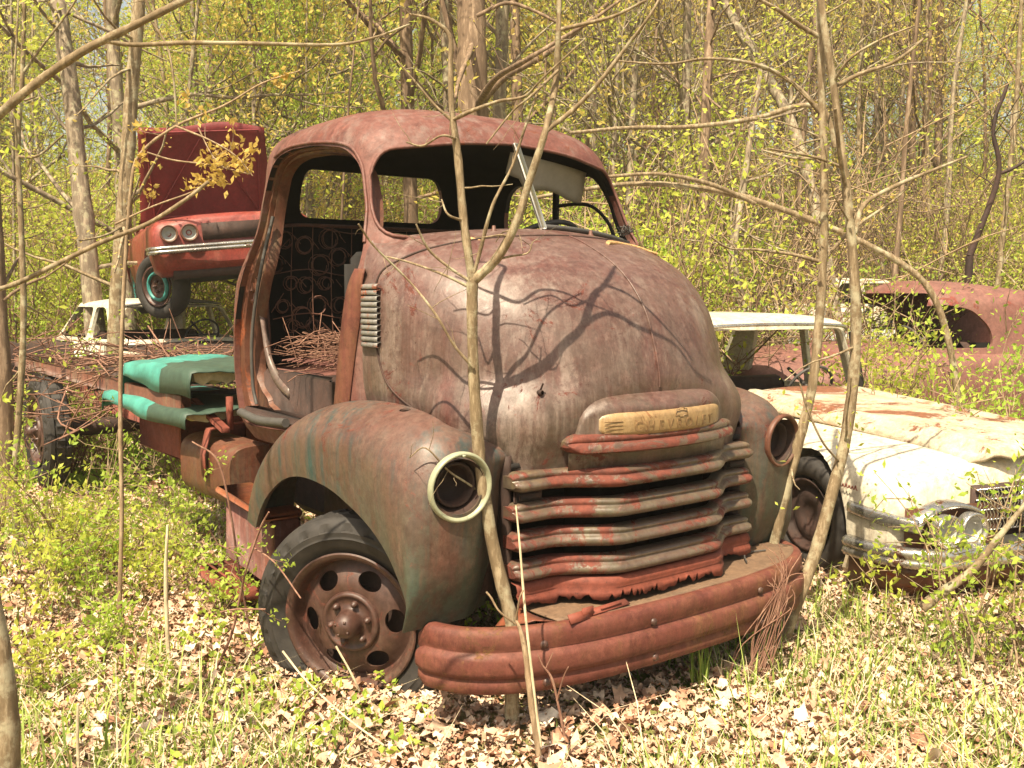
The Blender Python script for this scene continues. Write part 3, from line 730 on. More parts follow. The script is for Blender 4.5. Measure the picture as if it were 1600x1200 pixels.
# bumper
def bump_plan(n=90):
    half = np.array([(0, -.262), (.25, -.258), (.5, -.238), (.7, -.195), (.85, -.13), (.95, -.045), (1.0, .05), (1.015, .12)])
    P = np.vstack([half[::-1] * [-1, 1], half[1:]]); P = smooth_path(P, 10); P[:, 0] += .025; return P
bp = bump_plan(); tg = np.gradient(bp, axis=0); nrm = np.stack([tg[:, 1], -tg[:, 0]], -1); nrm /= np.linalg.norm(nrm, axis=1)[:, None]
prof = [(-.055, .412), (-.03, .421), (-.008, .421), (.006, .412), (.010, .395), (.012, .36), (.004, .345), (.006, .338), (.020, .330), (.026, .315), (.027, .275), (.022, .258), (.008, .250), (.006, .243), (.012, .232), (.012, .20), (.004, .194), (-.012, .186), (-.03, .186)]
mb = MB(); g = []; nb = len(bp)
for i, (p, q) in enumerate(zip(bp, nrm)):
    e = min(i, nb - 1 - i) / 5.0; e = min(1, .72 + .28 * e); e = min(1, e)
    g.append([(p[0] + q[0] * a_, p[1] + q[1] * a_, .297 + (b_ - .297) * e) for a_, b_ in prof])
grid(mb, g); bm_ = obj('bumper', mb, M['bumper'], TRK); m = bm_.modifiers.new('s', 'SOLIDIFY'); m.thickness = .006; m.offset = 0; 
# bent top lip at the right end curling back
mb = MB()
for (x, z) in [(-.68, .362), (-.20, .362), (-.19, .222), (.44, .362), (.46, .222), (-.67, .222), (.86, .362), (.9, .222)]:
    y = np.interp(x, bp[:, 0], bp[:, 1]) - .010; mb = MB(); lathe(mb, [(-.014, 0), (-.013, .008), (-.008, .014), (.0, .017), (.012, .017)], (x, y, z), 'y', 14); obj('bolt', mb, M['wheel'], bm_)
mb = MB(); g = []
for x in np.linspace(-.60, .96, 60):
    yf = np.interp(x, bp[:, 0], bp[:, 1]) + .03; yb = .10 if x < .66 else .06 + (x - .66) * .1
    yb = max(yb, yf + .01); zz_ = .418 + .004 * math.sin(x * 9)
    g.append([(x, yf + (yb - yf) * t, zz_ - .004 * math.sin(t * 3) + .012 * (1 - t) * 0) for t in np.linspace(0, 1, 8)])
grid(mb, g); o = obj('bumper_shelf', mb, M['shelf'], TRK); o.modifiers.new('s', 'SOLIDIFY').thickness = .006
mb = MB(); g = []
for i in range(12):
    t = i / 11; g.append([(-.60 - .02 * math.sin(t * 4), -.18 + .26 * t, .418), (-.66 - .03 * math.sin(t * 3 + 1), -.16 + .22 * t, .435 - .03 * t), (-.70 - .02 * t, -.13 + .16 * t, .42 - .05 * t)])
grid(mb, g); o = obj('torn_shelf_edge', mb, M['orange'], TRK); o.modifiers.new('s', 'SOLIDIFY').thickness = .003
# loose bracket on the shelf
mb = MB(); box(mb, (0, 0, .012), (.10, .035, .004), rotm('X', 60)); box(mb, (.045, .0, .018), (.055, .006, .04), None); box(mb, (.17, .01, .01), (.20, .03, .005), rotm('X', 25)); box(mb, (.17, .0, .016), (.11, .004, .006))
o = obj('rusty_bracket', mb, M['apron']); pw = at(905, 940, 3.50); o.location = (pw[0], pw[1], .425); o.rotation_euler = (0, 0, TA + R(4)); tag(o, 'small rusty slotted bracket lying on the shelf behind the truck bumper', 'bracket')
mb = MB(); tube(mb, smooth_path([(.34, -.03, .43), (.45, .0, .445), (.55, .03, .44), (.66, .02, .432), (.74, .07, .43)], 6), .005, 5); tube(mb, smooth_path([(.56, -.09, .428), (.62, -.03, .434), (.70, .0, .43), (.78, -.02, .43)], 6), .004, 5)
o = obj('wire', mb, M['rubber'], None); o.location = T0; o.rotation_euler = (0, 0, TA); tag(o, 'dark bent wires lying on the right end of the truck bumper shelf', 'wire')

# front wheel: steered
def wheel(loc, steer, tilt=0, name='wheel', simple_=False):
    wh = empty(name, loc); wh.parent = TRK; wh.rotation_euler = (0, R(tilt), R(steer))
    n = 144; prof = [(-.02, .262), (-.075, .285), (-.098, .325), (-.1045, .345), (-.1075, .350), (-.1045, .356), (-.104, .36), (-.1055, .376), (-.1035, .380), (-.100, .392), (-.088, .412), (-.080, .418), (-.074, .430), (-.045, .436), (-.04, .428), (-.032, .428), (-.028, .438), (.028, .438), (.032, .428), (.04, .428), (.045, .436), (.074, .430), (.088, .412), (.104, .36), (.098, .325), (.075, .285), (.02, .262)]
    a = np.arange(n) * 2 * math.pi / n; V = []
    for k, (ax, r) in enumerate(prof):
        rr_ = np.full(n, r); axx = np.full(n, ax)
        if r > .405 and not (9 < k < 14 and abs(ax) > .036): rr_ = rr_ - .015 * ((np.arange(n) + 3 * (ax > 0)) % 6 < 2); 
        if k in (8, 9): axx = axx + .010 * (np.arange(n) % 6 < 2)
        flat_ = np.clip(-np.sin(a) - .86, 0, 1) * .0
        V.append(np.stack([axx, rr_ * np.cos(a), rr_ * np.sin(a)], -1))
    mb = MB(); grid(mb, V, closed_v=True); sharp(obj('tyre', mb, M['tyre'], wh), 28)
    mb = MB(); lathe(mb, [(-.085, .284), (-.094, .290), (-.098, .284), (-.096, .272), (-.088, .262), (-.070, .255), (-.045, .250), (-.03, .240), (-.035, .228), (-.055, .205), (-.072, .17), (-.078, .14), (-.075, .118)], (0, 0, 0), 'x', 96)
    rim = obj('rim', mb, M['wheel'], wh)
    cs = []
    for k in range(6):
        th = R(60 * k - 4); c_ = MB(); a2 = np.linspace(0, 2 * math.pi, 25)[:-1]
        ex = np.array([.0, math.cos(th), math.sin(th)]); et = np.array([0, -math.sin(th), math.cos(th)])
        ring = .185 * ex[None] +   .036 * np.cos(a2)[:, None] * ex + .050 * np.sin(a2)[:, None] * et
        c_.add(np.vstack([ring + [-.3, 0, 0], ring + [.1, 0, 0]]), [list(range(24))[::-1], list(range(24, 48))] + [[i, (i + 1) % 24, 24 + (i + 1) % 24, 24 + i] for i in range(24)]); cs.append(c_)
    ro = rim
    ro.parent = None; bpy.context.view_layer.update(); cut(ro, cs, thick=.008); ro.parent = wh
    mb = MB(); lathe(mb, [(-.07, .125), (-.088, .123), (-.094, .116), (-.094, .108), (-.088, .104), (-.086, .06), (-.105, .056), (-.130, .052), (-.152, .044), (-.166, .028), (-.172, .012), (-.172, 0)], (0, 0, 0), 'x', 48)
    for k in range(4): th = R(90 * k + 30); box(mb, (-.165, .03 * math.cos(th), .03 * math.sin(th)), (.006, .01, .01))
    hub = obj('hub', mb, M['wheel'], wh)
    for k in range(6):
        th = R(60 * k + 48); mb = MB(); lathe(mb, [(-.08, .014), (-.104, .014), (-.106, .010), (-.112, .008), (-.113, 0)], (0, .083 * math.cos(th), .083 * math.sin(th)), 'x', 6); obj('nut', mb, M['wheel'], hub)
    mb = MB(); lathe(mb, [(.02, .26), (.02, 0)], (0, 0, 0), 'x', 32); lathe(mb, [(-.02, .11), (.10, .14), (.10, 0)], (0, 0, 0), 'x', 24); obj('brake_drum', mb, M['dark'], wh)
    return wh
W_FL = wheel((-.925, .69, .285), 35, -3)
wheel((.90, .70, .30), 30, 0)
for y in (5.75,):
    wheel((-.98, y, .50), 0); wheel((.98, y, .50), 0)
# running-board box, tank, frame
mb = MB(); box(mb, (-.90, 1.72, .40), (.16, .56, .34), rotm('X', 4), .02); o = obj('step_box', mb, M['cab'], TRK)
mb = MB(); box(mb, (-.93, 1.98, .13), (.24, .50, .07), rotm('X', 3), .02)
for k in range(4): box(mb, (-1.0 + .045 * k, 1.98, .168), (.012, .46, .008), rotm('X', 3))
obj('step', mb, M['apron'], TRK)
mb = MB(); box(mb, (-.92, 1.72, .585), (.20, .60, .04), rotm('X', 4), .012); obj('step_box_lid', mb, M['orange'], TRK)
mb = MB(); g = []
for y in np.linspace(2.02, 2.75, 8):
    a = np.linspace(R(-100), R(100), 14); g.append([(-.72 - .22 * max(0, math.cos(t)) ** .5, y, .64 + .17 * np.sign(math.sin(t)) * abs(math.sin(t)) ** .5) for t in a])
grid(mb, g); mb.add(g[0], [list(range(14))]); mb.add(g[-1], [list(range(14))[::-1]]); sharp(obj('fuel_tank', mb, M['jamb'], TRK))
mb = MB(); g = [[(-.96, 2.28, .62), (-.95, 2.36, .62)], [(-.96, 2.3, .74), (-.95, 2.38, .74)], [(-.90, 2.36, .86), (-.90, 2.44, .86)], [(-.7, 2.4, .88), (-.7, 2.48, .88)]]
grid(mb, g); o = obj('tank_strap', mb, M['apron'], TRK); o.modifiers.new('s', 'SOLIDIFY').thickness = .01
mb = MB(); box(mb, (-.86, 2.5, .93), (.05, .5, .03), rotm('X', 14), .005); box(mb, (-.80, 2.35, .95), (.03, .03, .18)); obj('bracket_arm', mb, M['apron'], TRK)
for s_ in (-1, 1):
    mb = MB(); box(mb, (s_ * .42, 3.7, .68), (.06, 6.6, .20), None, .006); obj('frame_rail', mb, M['apron'], TRK)
for y in (2.7, 3.9, 5.2, 6.6):
    mb = MB(); box(mb, (0, y, .68), (.8, .10, .14), None, .01); obj('cross_member', mb, M['dark'], TRK)
mb = MB(); box(mb, (-.66, 3.35, .77), (.42, .75, .32), None, .015); obj('side_box', mb, M['apron'], TRK)
mb = MB(); tube(mb, [(-.85, .7, .3), (.85, .7, .3)], .04, 8); obj('front_axle', mb, M['dark'], TRK); mb = MB(); tube(mb, [(-.85, 5.75, .5), (.85, 5.75, .5)], .07, 8); obj('rear_axle', mb, M['dark'], TRK); mb = MB(); box(mb, (0, 1.2, .62), (1.1, 1.9, .40), None, .05); box(mb, (-.70, .75, .72), (.04, 1.3, .50)); box(mb, (.70, .75, .72), (.04, 1.3, .50)); obj('chassis_underside', mb, M['dark'], TRK)
for k, (x0, y0, x1, y1, z) in enumerate([(-.95, 2.6, -.95, 6.9, .99), (.95, 2.6, .95, 6.9, .99), (-.95, 3.2, .95, 3.2, .95), (-.95, 4.6, .95, 4.6, .95), (-.95, 6.9, .95, 6.9, .97), (-.4, 3.2, -.4, 6.9, .93)]):
    mb = MB(); L = math.hypot(x1 - x0, y1 - y0); box(mb, ((x0 + x1) / 2, (y0 + y1) / 2, z), (max(.06, abs(x1 - x0)), max(.06, abs(y1 - y0)), .09), None, .006); obj('bed_rail', mb, M['dark'] if k > 1 else M['jamb'], TRK)
for y in (3.0, 4.4, 6.2):
    for s_ in (-1, 1):
        mb = MB(); box(mb, (s_ * .42, y, .84), (.05, .06, .16)); obj('bed_post', mb, M['dark'], TRK)

# turquoise cushions lying on the frame
def cushion(name, x0, x1, y0, y1, z, th, label, seed, skirt):
    rr = random.Random(seed); ph = rr.uniform(0, 6)
    nx, ny = 16, 22
    def top(u, v):
        x = x0 + (x1 - x0) * u; y = y0 + (y1 - y0) * v
        e = 1 - max(abs(2 * u - 1), abs(2 * v - 1)) ** 6
        return np.array([x, y, z + th * (.5 + .5 * e) + .008 * math.sin(7 * u + ph + 3 * v) + .005 * math.sin(13 * v + 5 * u) + .003 * math.sin(31 * u + 11 * v)])
    mb = MB(); g = []
    for i in range(nx + 1):
        u = i / nx; row = []
        row.append(top(u, 1) + [0, .02, -skirt * (1 + .06 * math.sin(5 * u))])
        for j in range(ny + 1): row.append(top(u, 1 - j / ny))
        g.append(row)
    pre = [np.array(q) + [-.015 + .005 * math.sin(k * .9), 0, -skirt * .8 * (1 - .45 * sm((12 - k) / 10))] for k, q in enumerate(g[0])]
    mid = [np.array(q) + [-.012, 0, -skirt * .3] for q in g[0]]
    grid(mb, [pre, mid] + g); mb.n
    root = empty(name, T0, TA, label, 'cushion', 'turquoise seat cushions on the truck frame')
    vy = obj('cover', mb, M['turq'], root); m = vy.modifiers.new('s', 'SOLIDIFY'); m.thickness = .006
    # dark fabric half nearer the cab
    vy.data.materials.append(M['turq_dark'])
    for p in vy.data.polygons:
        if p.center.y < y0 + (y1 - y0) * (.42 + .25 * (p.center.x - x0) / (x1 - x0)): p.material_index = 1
    mb = MB(); g = []
    for i in range(13):
        row = []
        for j in range(20): 
            u, v = i / 12, j / 19; p = top(.05 + .9 * u, .05 + .9 * v); row.append((p[0], p[1], p[2] - .02)); 
        g.append(row)
    grid(mb, g); gb = [[(a_[0] + rr.uniform(-.01, .01), a_[1], z - .02 + rr.uniform(-.02, .02)) for a_ in r_] for r_ in g]
    grid(mb, gb); edge = [r_[-1] for r_ in g]; eb = [r_[-1] for r_ in gb]; grid(mb, [edge, eb]); grid(mb, [g[0], gb[0]]); grid(mb, [[r_[0] for r_ in g], [r_[0] for r_ in gb]])
    obj('foam', mb, M['foam'], root); return root
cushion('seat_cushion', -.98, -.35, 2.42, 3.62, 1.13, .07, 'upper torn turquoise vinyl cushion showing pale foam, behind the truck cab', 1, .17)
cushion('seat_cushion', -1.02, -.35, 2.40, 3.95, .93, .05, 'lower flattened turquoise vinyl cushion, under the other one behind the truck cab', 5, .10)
# broken sticks on the nose
for pts, r, lab in (([(728, 373), (760, 380), (797, 391)], .011, 'short snapped pale stick at the middle of the truck hood'),
                    ([(950, 379), (985, 384), (1027, 397)], .010, 'curved snapped pale stick at the right corner of the truck hood')):
    P = []
    for i, (px, py) in enumerate(pts):
        # lay it on the hood: search depth where ray meets hood height field
        best = None
        for dd in np.linspace(3.6, 6.0, 600):
            q = at(px, py, dd); l = q - np.array(T0); lx = l[0] * math.cos(TA) + l[1] * math.sin(TA); ly = -l[0] * math.sin(TA) + l[1] * math.cos(TA)
            if abs(lx) > .8: continue
            hs = hood_surface(np.full(40, lx / .8), np.linspace(0, .6, 40)); k = np.argmin(np.abs(hs[:, 1] - ly))
            if abs(hs[k, 1] - ly) < .03 and q[2] <= hs[k, 2] + .012: best = q; break
        P.append(best if best is not None else at(px, py, 4.7))
    mb = MB(); P = smooth_path(P, 6); tube(mb, P, np.linspace(r, r * .75, len(P)) * (1 + .15 * np.sin(np.arange(len(P)))), 7)
    tag(obj('broken_stick', mb, M['wood']), lab, 'stick')
# ------------------------------------------------------------------ the other wrecks
def loft_body(st, n=18):
    """st: stations (y, z_top_centre, z_shoulder, half_width, z_bottom) -> closed body mesh"""
    st = smooth_path(np.array(st, float), 5); rows = []
    for y, zt, zs, w_, zb in st:
        zs = min(zs, zt - .01)
        half = [(0, zb), (w_ * .6, zb), (w_ * .90, zb + .01), (w_ * .975, zb + .07), (w_ * 1.0, zb + (zs - zb) * .45), (w_ * 1.0, zb + (zs - zb) * .62), (w_ * .985, zs - .09), (w_ * .955, zs - .035), (w_ * .90, zs), (w_ * .82, zs + (zt - zs) * .25), (w_ * .66, zs + (zt - zs) * .6), (w_ * .4, zs + (zt - zs) * .9), (w_ * .0, zt)]
        full = [(x, z) for x, z in half] + [(-x, z) for x, z in half[-2:0:-1]]
        rows.append([(x, y, z) for x, z in full])
    mb = MB(); grid(mb, rows, closed_v=True); k = len(rows[0])
    mb.add(rows[0], [list(range(k))]); mb.add(rows[-1], [list(range(k))[::-1]]); return mb

def cyl_cut(c, r, L, axis='x', n=36):
    m = MB(); lathe(m, [(-L, 0), (-L, r), (L, r), (L, 0)], c, axis, n); return m

def car_wheel(root, x, y, r, rimmat, sg, steer=0, cap=None):
    wh = empty('wheel', (x, y, r)); wh.parent = root; wh.rotation_euler = (0, 0, R(steer))
    if r > .6: pass
    mb = MB(); w_ = .09; lathe(mb, [(-w_ * .6, r * .62), (-w_, r * .70), (-w_ * 1.12, r * .84), (-w_ * .95, r * .965), (-w_ * .6, r), (w_ * .6, r), (w_ * .95, r * .965), (w_ * 1.12, r * .84), (w_, r * .7), (w_ * .6, r * .62)], (0, 0, 0), 'x', 48); obj('tyre', mb, M['tyre'], wh)
    mb = MB(); s = sg
    lathe(mb, [(s * .088, r * .62), (s * .095, r * .64), (s * .085, r * .58), (s * .05, r * .55), (s * .045, r * .46), (s * .06, r * .40), (s * .062, r * .22), (s * .05, r * .20), (s * .05, 0)], (0, 0, 0), 'x', 36)
    if sg < 0: pass
    rm = obj('rim', mb, rimmat, wh)
    if cap:
        mb = MB(); lathe(mb, [(s * .066, r * .47), (s * .09, r * .44), (s * .092, r * .38), (s * .07, r * .36)], (0, 0, 0), 'x', 36); obj('ring', mb, cap, wh)
        for k in range(5):
            th = R(72 * k); mb = MB(); lathe(mb, [(s * .05, .016), (s * .085, .016), (s * .09, 0)], (0, .055 * math.cos(th), .055 * math.sin(th)), 'x', 6); obj('nut', mb, M['wheel'], rm)
    return wh

def sedan(loc, yaw, label, p, name='wrecked_sedan', roll=0, pitch=0, group=None):
    root = empty(name, loc, R(yaw), label, 'car', group); root.rotation_euler = (R(pitch), R(roll), R(yaw))
    m1, m2 = M[p['paint']], M[p.get('roof', p['paint'])]; W = p['W']
    body = obj('body', loft_body(p['st']), m1, root)
    body.parent = None
    cs = []
    for y in p['wheels']:
        for s in (-1, 1): cs.append(cyl_cut((s * W, y, p['wr'] * .95), p['wr'] + .07, .30))
    y0, y1 = p['cabin']; zb_ = p['belt']
    cs.append(prism([(-W * .80, y0), (W * .80, y0), (W * .82, (y0 + y1) / 2), (W * .80, y1), (-W * .80, y1), (-W * .82, (y0 + y1) / 2)], zb_ - .35, zb_ + .8, 'z'))
    if p.get('bay'): cs.append(prism([(-.15, p['bay'][0] + .3), (.55, p['bay'][0]), (.58, p['bay'][1]), (-.50, p['bay'][1])], p['bay'][2], 2.0, 'z'))
    cut(body, cs); body.parent = root
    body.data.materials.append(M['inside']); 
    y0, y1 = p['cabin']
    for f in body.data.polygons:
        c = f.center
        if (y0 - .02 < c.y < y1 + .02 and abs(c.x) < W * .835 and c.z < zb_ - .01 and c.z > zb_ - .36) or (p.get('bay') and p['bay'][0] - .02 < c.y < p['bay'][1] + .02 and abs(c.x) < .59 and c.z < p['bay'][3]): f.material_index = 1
    for y in p['wheels']:
        for s in (-1, 1):
            car_wheel(root, s * (W - .13), y, p['wr'], M[p.get('rim', 'wheel')], s, p.get('steer', 0) if y == p['wheels'][0] else 0, M[p['cap']] if p.get('cap') else None)
    # greenhouse: hollow shell with the windows cut out
    g = p['gh']   # (y windscreen base, y header, y rear header, y rear base, roof z, half width base, half width top)
    yb, yh, yr, ye, zr, wb, wt = g; rows = []
    CS = p.get('crown', .86); NP = p.get('nn', 5.5)
    for t in np.concatenate([np.linspace(0, CS, 10), CS + (1 - CS) * np.sin(np.linspace(0, 1, 9)[1:] * math.pi / 2)]):
        k = min(1, t / CS) if not p.get('fastk') else t; z = zb_ - .03 + (zr - zb_ + .03) * t
        f_ = yb + (yh - yb) * k; r_ = ye + (yr - ye) * (k ** p.get('rk', 1)); w_ = wb + (wt - wb) * k; cr = 1.0
        if t > CS: cr = (1 - min(1, (t - CS) / (1 - CS)) ** 2) ** .5 * .97 + .03
        cy = (f_ + r_) / 2; a = np.arange(72) * 2 * math.pi / 72; c, s_ = np.cos(a), np.sin(a); nn = NP
        x = w_ * (1 - (1 - cr) * .9) * np.sign(c) * np.abs(c) ** (2 / nn); y = cy + (r_ - f_) / 2 * (1 - (1 - cr) * .7) * np.sign(s_) * np.abs(s_) ** (2 / nn)
        rows.append(np.stack([x, y, np.full(72, z)], -1))
    mb = MB(); grid(mb, rows, closed_v=True); mb.add(rows[-1], [list(range(72))])
    gh = obj('roof', mb, m2, None); gh.location = (0, 0, 0)
    zt = zr - .14 * (zr - zb_) - .03; z0 = zb_ + .02
    front = prism(rpoly([(-wb * .86, z0), (wb * .86, z0), (wt * .84, zt), (-wt * .84, zt)], .08, 4), yb - .5, min(yh, yb) + .5 + abs(yh - yb) * .6, 'y')
    rear = prism(rpoly([(-wb * .80, z0), (wb * .80, z0), (wt * .74, zt), (-wt * .74, zt)], .10, 4), yr + (ye - yr) * .1 - .05, ye + .5, 'y')
    cs = [front, rear]
    k = lambda z, a_, b_: a_ + (b_ - a_) * min(1, (z - z0) / (zt - z0) * .95)
    mid = p.get('pillar', (yh + yr) / 2)
    side1 = prism(rpoly([(yb + .31, z0), (mid - .03, z0), (mid - .03, zt), (yh + p.get('apo', .23), zt)], .06, 4), -1.5, 1.5, 'x')
    side2 = prism(rpoly([(mid + .04, z0), (ye - p.get('cp', .45), z0), (yr - .12, zt), (mid + .04, zt)], .06 if not p.get('fast') else .16, 5), -1.5, 1.5, 'x')
    if p.get('win'): side1 = prism(rpoly(p['win'], .08, 5), -1.5, 1.5, 'x')
    cs += [side1] + ([side2] if p.get('side2', True) else [])
    cut(gh, cs, thick=.035); gh.parent = root
    if p.get('trim'):
        z = zt + .02; mb = MB(); tube(mb, smooth_path([(-wt * .9, yh + .12, zt - .05), (-wt * .80, yh + .01, z), (0, yh - .06, z + .02), (wt * .8, yh + .01, z), (wt * .9, yh + .12, zt - .05)], 6), .014, 6); obj('trim', mb, M['chrome'], gh)
    # seats and steering wheel
    mb = MB(); ym = (yh + yr) / 2
    box(mb, (0, ym + .15, zb_ - .12), (W * 1.4, .18, .42), rotm('X', 12), .06); box(mb, (0, ym - .15, zb_ - .3), (W * 1.4, .5, .16), None, .05); obj('seat', mb, M[p.get('seat', 'dark')], root)
    mb = MB(); a = np.linspace(0, 2 * math.pi, 37); c = np.array([W * .42, yh + .10, zb_ + .04]); rt = rotm('X', -62)
    ring = np.stack([.20 * np.cos(a), .20 * np.sin(a), 0 * a], -1) @ rt.T + c; tube(mb, ring, .012, 6, cap=False); tube(mb, [c - rt @ np.array([.2, 0, 0]), c + rt @ np.array([.2, 0, 0])], .009, 5); tube(mb, [c, c + rt @ np.array([0, 0, .3])], .015, 5); obj('steering_wheel', mb, M['rubber'], root)
    return root

def lamps(root, xs, y, z, r, bez='chrome'):
    for x in xs:
        h = empty('headlight', (x, y, z)); h.parent = root
        mb = MB(); lathe(mb, [(.03, r * 1.02), (-.02, r * 1.04), (-.03, r), (-.025, r * .86), (.0, r * .80)], (0, 0, 0), 'y', 32); obj('bezel', mb, M[bez], h)
        mb = MB(); lathe(mb, [(.0, r * .80), (.03, r * .6), (.045, r * .25), (.03, r * .12), (.03, 0)], (0, 0, 0), 'y', 24); obj('bulb', mb, M['glass'], h)

def bumper(root, pts, z, h, mat='chrome', depth=.03):
    P = smooth_path(pts, 8); t = np.gradient(P, axis=0); nr = np.stack([t[:, 1], -t[:, 0]], -1); nr /= np.linalg.norm(nr, axis=1)[:, None]
    prof = [(-.03, .5), (.0, .5), (.018, .42), (.028, .25), (.02, .08), (.012, 0), (.022, -.1), (.026, -.25), (.012, -.42), (-.03, -.5)]
    g = [[(p[0] + q[0] * a_, p[1] + q[1] * a_, z + b_ * h) for a_, b_ in prof] for p, q in zip(P, nr)]
    mb = MB(); grid(mb, g); o = obj('bumper', mb, M[mat], root); o.modifiers.new('s', 'SOLIDIFY').thickness = .008; return o

# white late-fifties sedan at the right, sunk into the ground
WC = sedan((2.83, 5.33, 0.0), 22, 'cream and white fifties sedan with rust-stained hood, sunk in leaves right of the truck', dict(
    paint='white', roof='white', W=.98, wr=.33, wheels=(.72, 3.7), cabin=(2.25, 4.2), belt=.82, cap=None,
    st=[(-.02, .60, .50, .80, .22), (.02, .69, .58, .93, .16), (.12, .735, .64, .965, .10), (.4, .765, .70, .985, .04), (1.0, .785, .74, .99, .03), (1.8, .80, .765, .985, .03), (2.2, .83, .79, .98, .03), (3.2, .83, .79, .98, .03), (4.2, .82, .79, .98, .03), (5.0, .80, .76, .95, .05), (5.35, .72, .68, .88, .12)],
    rim='dark', bay=(.22, 2.0, .35, .62), gh=(2.12, 2.30, 3.65, 4.25, 1.445, .88, .79), pillar=2.95, fp=.90, trim=True, seat='dark'))  # dark rim: the shadow in the wheel arch is put into its colour
WC_roof = None
def hood_lid():
    mb = MB(); g = []
    for i, v in enumerate(np.linspace(0, 1, 26)):
        y = -.05 + 2.12 * v; row = []
        for u in np.linspace(-1, 1, 25):
            hw = .50 + .10 * v; x = .06 + hw * u; z = .775 + .095 * v + .055 * (1 - u * u) + .03 * (1 - min(1, abs(abs(u) - .72) / .12)) - .07 * max(0, 1 - v / .16) ** 2
            if abs(u) > .95: z -= .03
            row.append((x, y + .16 * u ** 4 * (1 - v) - .02, z))
        g.append(row)
    grid(mb, g); return mb
o = obj('hood_lid', hood_lid(), M['whiterust'], WC); o.modifiers.new('s', 'SOLIDIFY').thickness = .018
mb = MB(); box(mb, (.02, 1.15, .52), (.42, .75, .28), None, .05); box(mb, (.3, .3, .55), (.7, .1, .2)); obj('engine', mb, M['dark'], WC)
# grille
mb = MB(); box(mb, (.02, -.035, .46), (1.0, .02, .28)); obj('grille_back', mb, M['dark'], WC)
mb = MB()
for k in range(5): box(mb, (.02, -.055, .36 + .055 * k), (.98, .012, .008))
for k in range(40):
    x = -.45 + .024 * k; tube(mb, [(x, -.06, .36), (x + .006, -.067, .39), (x, -.06, .415), (x + .006, -.067, .445), (x, -.06, .47), (x + .006, -.067, .5), (x, -.06, .525), (x + .006, -.067, .555), (x, -.06, .58)], .0035, 4, cap=False)
box(mb, (-.16, -.07, .46), (.02, .012, .24)); box(mb, (.24, -.07, .46), (.02, .012, .24)); obj('grille', mb, M['chrome'], WC)
lamps(WC, (-.745, -.575, .60, .77), -.135, .40, .086)
for s in (-1, 1):
    mb = MB(); g = []
    for t in np.linspace(0, 1, 24):
        a = R(180 - 150 * t); cx, cz = (.66), .405; g.append([(s * (cx - .24 * math.cos(a) * (1 if t < .5 else .85)), -.02 + .04 * 0, cz + .135 * math.sin(a)), (s * (cx - .235 * math.cos(a)), -.10, cz + .125 * math.sin(a)), (s * (cx - .215 * math.cos(a)), -.105, cz + .105 * math.sin(a)), (s * (cx - .20 * math.cos(a)), -.05, cz + .095 * math.sin(a))])
    grid(mb, g); obj('lamp_brow', mb, M['chrome'], WC)
    mb = MB(); g = [[(s * .30, -.05, .40 + dz), (s * .50, -.06, .405 + dz), (s * .66, -.055, .40 + dz), (s * .82, -.05, .40 + dz), (s * .90, -.01, .40 + dz)] for dz in np.linspace(-.11, .11, 5)]
    grid(mb, g); obj('lamp_panel', mb, M['jamb'], WC)
    mb = MB(); g = []
    for t in np.linspace(0, 1, 14):
        y = .30 - .40 * t; x = .985 - .10 * t ** 2.5; g.append([(s * (x), y, .50 - .035 * t + dz) for dz in (.0,)] + [(s * (x + .018), y, .485 - .035 * t), (s * (x + .02), y, .445 - .04 * t), (s * x, y, .43 - .04 * t)])
    grid(mb, g); o = obj('side_trim', mb, M['chrome'], WC); o.modifiers.new('s', 'SOLIDIFY').thickness = .006
bo = bumper(WC, [(-1.04, .26), (-1.03, .10), (-.95, -.08), (-.80, -.19), (-.55, -.19), (-.3, -.23), (0, -.25), (.3, -.23), (.55, -.19), (.80, -.19), (.95, -.08), (1.03, .10), (1.04, .26)], .27, .11)
mb = MB(); P = smooth_path([(-1.03, .24), (-1.0, .06), (-.93, -.08), (-.78, -.17), (-.5, -.17), (0, -.21), (.5, -.17), (.78, -.17), (.93, -.08), (1.0, .06)], 6)
grid(mb, [[(x, y, .225), (x * .985, y + .02, .15), (x * .93, y + .10, .045)] for x, y in P]); o = obj('valance', mb, M['apron'], WC); o.data.materials[0] = M['jamb']; o.modifiers.new('s', 'SOLIDIFY').thickness = .006
# rusted letters of the fender script
fc = bpy.data.curves.new('script', 'FONT'); fc.body = 'Edsel'; 
bpy.data.curves.remove(fc)
mb = MB(); rr = random.Random(3)
y = .40
for k in range(7): 
    s_ = .016 + .006 * (k % 3 == 0); tube(mb, smooth_path([(-.993, y - k * .024, .565), (-.995, y - k * .024 - .008, .565 + s_), (-.995, y - k * .024 - .016, .567), (-.994, y - k * .024 - .022, .565)], 3), .003, 4)
obj('rusty_script_mark', mb, M['apron'], WC)

for s_ in (-1, 1):
    mb = MB(); tube(mb, [(s_ * .84, 2.30, .80), (s_ * .78, 2.36, 1.30)], .035, 6); obj('dark_pillar', mb, M['inside'], WC)
mb = MB(); tube(mb, smooth_path([(-.86, 2.06, .845), (-.5, 1.98, .865), (0, 1.95, .87), (.5, 1.98, .865), (.86, 2.06, .845)], 5), .014, 6); obj('cowl_trim', mb, M['chrome'], WC)
